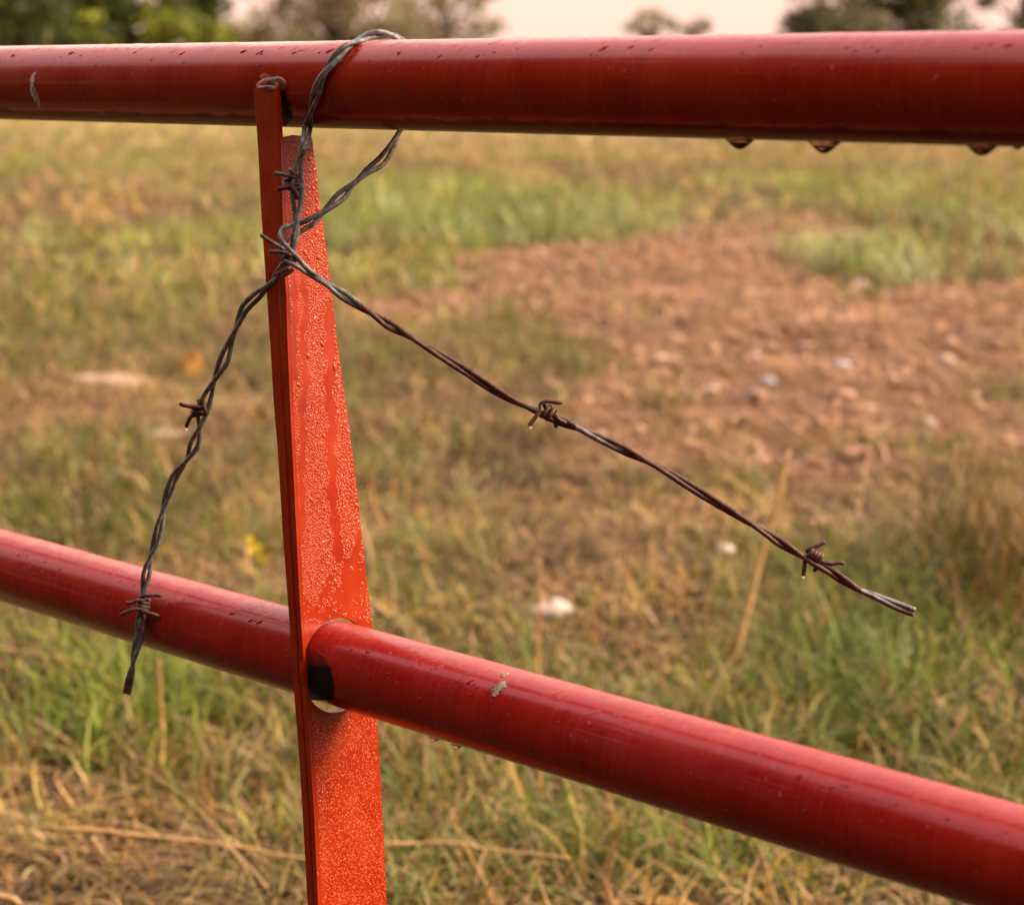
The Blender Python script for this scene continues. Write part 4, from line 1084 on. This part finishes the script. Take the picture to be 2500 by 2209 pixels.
tree(440, 43, 3.2, 5.0, 0.0, 6500, 0.17, DARK, 'dark dense tree behind the top rail, last before the sky gap', seed=2, nclump=56)
tree(605, 60, 4.0, 2.3, 0.0, 5200, 0.12, BROWN, 'low brownish bush in the gap between the dark and the thin trees', seed=3, trunk_w=0.08)
tree(830, 62, 5.0, 5.0, 0.0, 7000, 0.12, BROWN, 'thin brownish tree with bright gaps just above the wire loop', seed=4, nclump=60)
tree(1090, 66, 4.0, 4.2, 0.0, 3400, 0.11, BROWN, 'sparse tree with many sky gaps, right of the wire loop', seed=5, nclump=40)
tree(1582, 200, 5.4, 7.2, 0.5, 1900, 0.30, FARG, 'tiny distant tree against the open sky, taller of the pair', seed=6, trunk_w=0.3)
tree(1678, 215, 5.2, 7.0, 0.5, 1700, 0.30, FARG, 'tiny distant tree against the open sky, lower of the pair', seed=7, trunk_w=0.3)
tree(2115, 52, 5.0, 5.0, 0.0, 13500, 0.13, GREY, 'dense grey green tree above the top rail at the right', seed=8, nclump=60)
tree(2460, 54, 3.0, 6.5, 1.6, 2600, 0.12, GREY, 'thin open tree with dark trunk in the top right corner', seed=9, trunk_w=0.20, nclump=22)

# unseen leaf screen, added behind the camera to darken the rails and their reflections
def leaf_screen():
    rg = np.random.default_rng(77); n = 15000
    ang = rg.uniform(math.radians(-118), math.radians(48), n); rad = 7.0 + rg.exponential(1.2, n)
    hgt = rg.uniform(0, 1, n) ** 0.9 * (8.8 + 0.9 * np.sin(ang * 9) + 0.9 * rg.standard_normal(n))
    pos = np.stack([np.sin(ang) * rad * 1.0, -np.cos(ang) * rad - 0.5, hgt], 1)
    u = rg.standard_normal((n, 3)); u /= np.linalg.norm(u, axis=1)[:, None]; w_ = np.cross(u, rg.standard_normal((n, 3))); w_ /= np.linalg.norm(w_, axis=1)[:, None]
    s_ = 0.32 * rg.uniform(0.5, 1.4, n)
    V = np.stack([pos - u * s_[:, None], pos + w_ * s_[:, None] * .6, pos + u * s_[:, None], pos - w_ * s_[:, None] * .6], 1)
    o = quads_mesh('leaf_screen', V.reshape(-1, 3), np.arange(n * 4).reshape(n, 4), np.repeat(np.array(DARK)[rg.integers(0, len(DARK), n)], 4, 0), M_LEAF)
    tag(o, 'leafy screen added out of view behind the viewer to darken the rails', kind='stuff')
leaf_screen()

# ------------------------------------------------------------------ light
SUN_EL, SUN_AZ = math.radians(33), math.radians(99)      # azimuth clockwise from +Y: the sun stands to the right
sd_ = bpy.data.lights.new('sun', 'SUN'); sun = bpy.data.objects.new('sun', sd_); COL.objects.link(sun)
sd_.energy = 4.6; sd_.angle = math.radians(22); sd_.color = (1.0, 0.80, 0.60)
sdir = np.array([math.sin(SUN_AZ) * math.cos(SUN_EL), math.cos(SUN_AZ) * math.cos(SUN_EL), math.sin(SUN_EL)])
sun.rotation_euler = Vector(-sdir).to_track_quat('-Z', 'Y').to_euler()
sun.location = tuple(sdir * 20)
w = bpy.data.worlds.new('World'); SC.world = w; w.use_nodes = True; nt = w.node_tree
bg = nt.nodes['Background']
sky = nt.nodes.new('ShaderNodeTexSky'); sky.sky_type = 'NISHITA'; sky.sun_disc = False
sky.sun_elevation = SUN_EL; sky.sun_rotation = SUN_AZ; sky.dust_density = 6.0; sky.air_density = 1.2; sky.ozone_density = 1.0
mx = nt.nodes.new('ShaderNodeMix'); mx.data_type = 'RGBA'; mx.blend_type = 'MIX'; mx.inputs[0].default_value = 0.75
mx.inputs[7].default_value = (8.6, 6.3, 5.1, 1)          # pale warm overcast veil
wtc = nt.nodes.new('ShaderNodeTexCoord'); wsp = nt.nodes.new('ShaderNodeSeparateXYZ'); nt.links.new(wtc.outputs['Generated'], wsp.inputs[0])
wr = nt.nodes.new('ShaderNodeMapRange'); wr.inputs['From Min'].default_value = 0.0; wr.inputs['From Max'].default_value = 1.0; wr.inputs['To Min'].default_value = 1.05; wr.inputs['To Max'].default_value = 2.15
nt.links.new(wsp.outputs['Z'], wr.inputs['Value'])       # a hazy overcast is brighter overhead than at the horizon
wc = nt.nodes.new('ShaderNodeMix'); wc.data_type = 'RGBA'; wc.inputs[6].default_value = (9.8, 6.25, 5.1, 1); wc.inputs[7].default_value = (9.4, 7.1, 7.3, 1)
wk = nt.nodes.new('ShaderNodeMapRange'); wk.inputs['From Min'].default_value = 0.05; wk.inputs['From Max'].default_value = 0.8; nt.links.new(wsp.outputs['Z'], wk.inputs['Value']); nt.links.new(wk.outputs[0], wc.inputs[0])
wm = nt.nodes.new('ShaderNodeVectorMath'); wm.operation = 'SCALE'; nt.links.new(wc.outputs[2], wm.inputs[0]); nt.links.new(wr.outputs[0], wm.inputs['Scale'])
nt.links.new(wm.outputs[0], mx.inputs[7])
nt.links.new(sky.outputs[0], mx.inputs[6]); nt.links.new(mx.outputs[2], bg.inputs['Color'])
bg.inputs['Strength'].default_value = 0.11

SC.view_settings.view_transform = 'Standard'; SC.view_settings.look = 'None'; SC.view_settings.exposure = 0.60; SC.view_settings.gamma = 1.0
SC.cycles.max_bounces = 6; SC.cycles.caustics_reflective = False; SC.cycles.caustics_refractive = False
SC.cycles.use_denoising = True
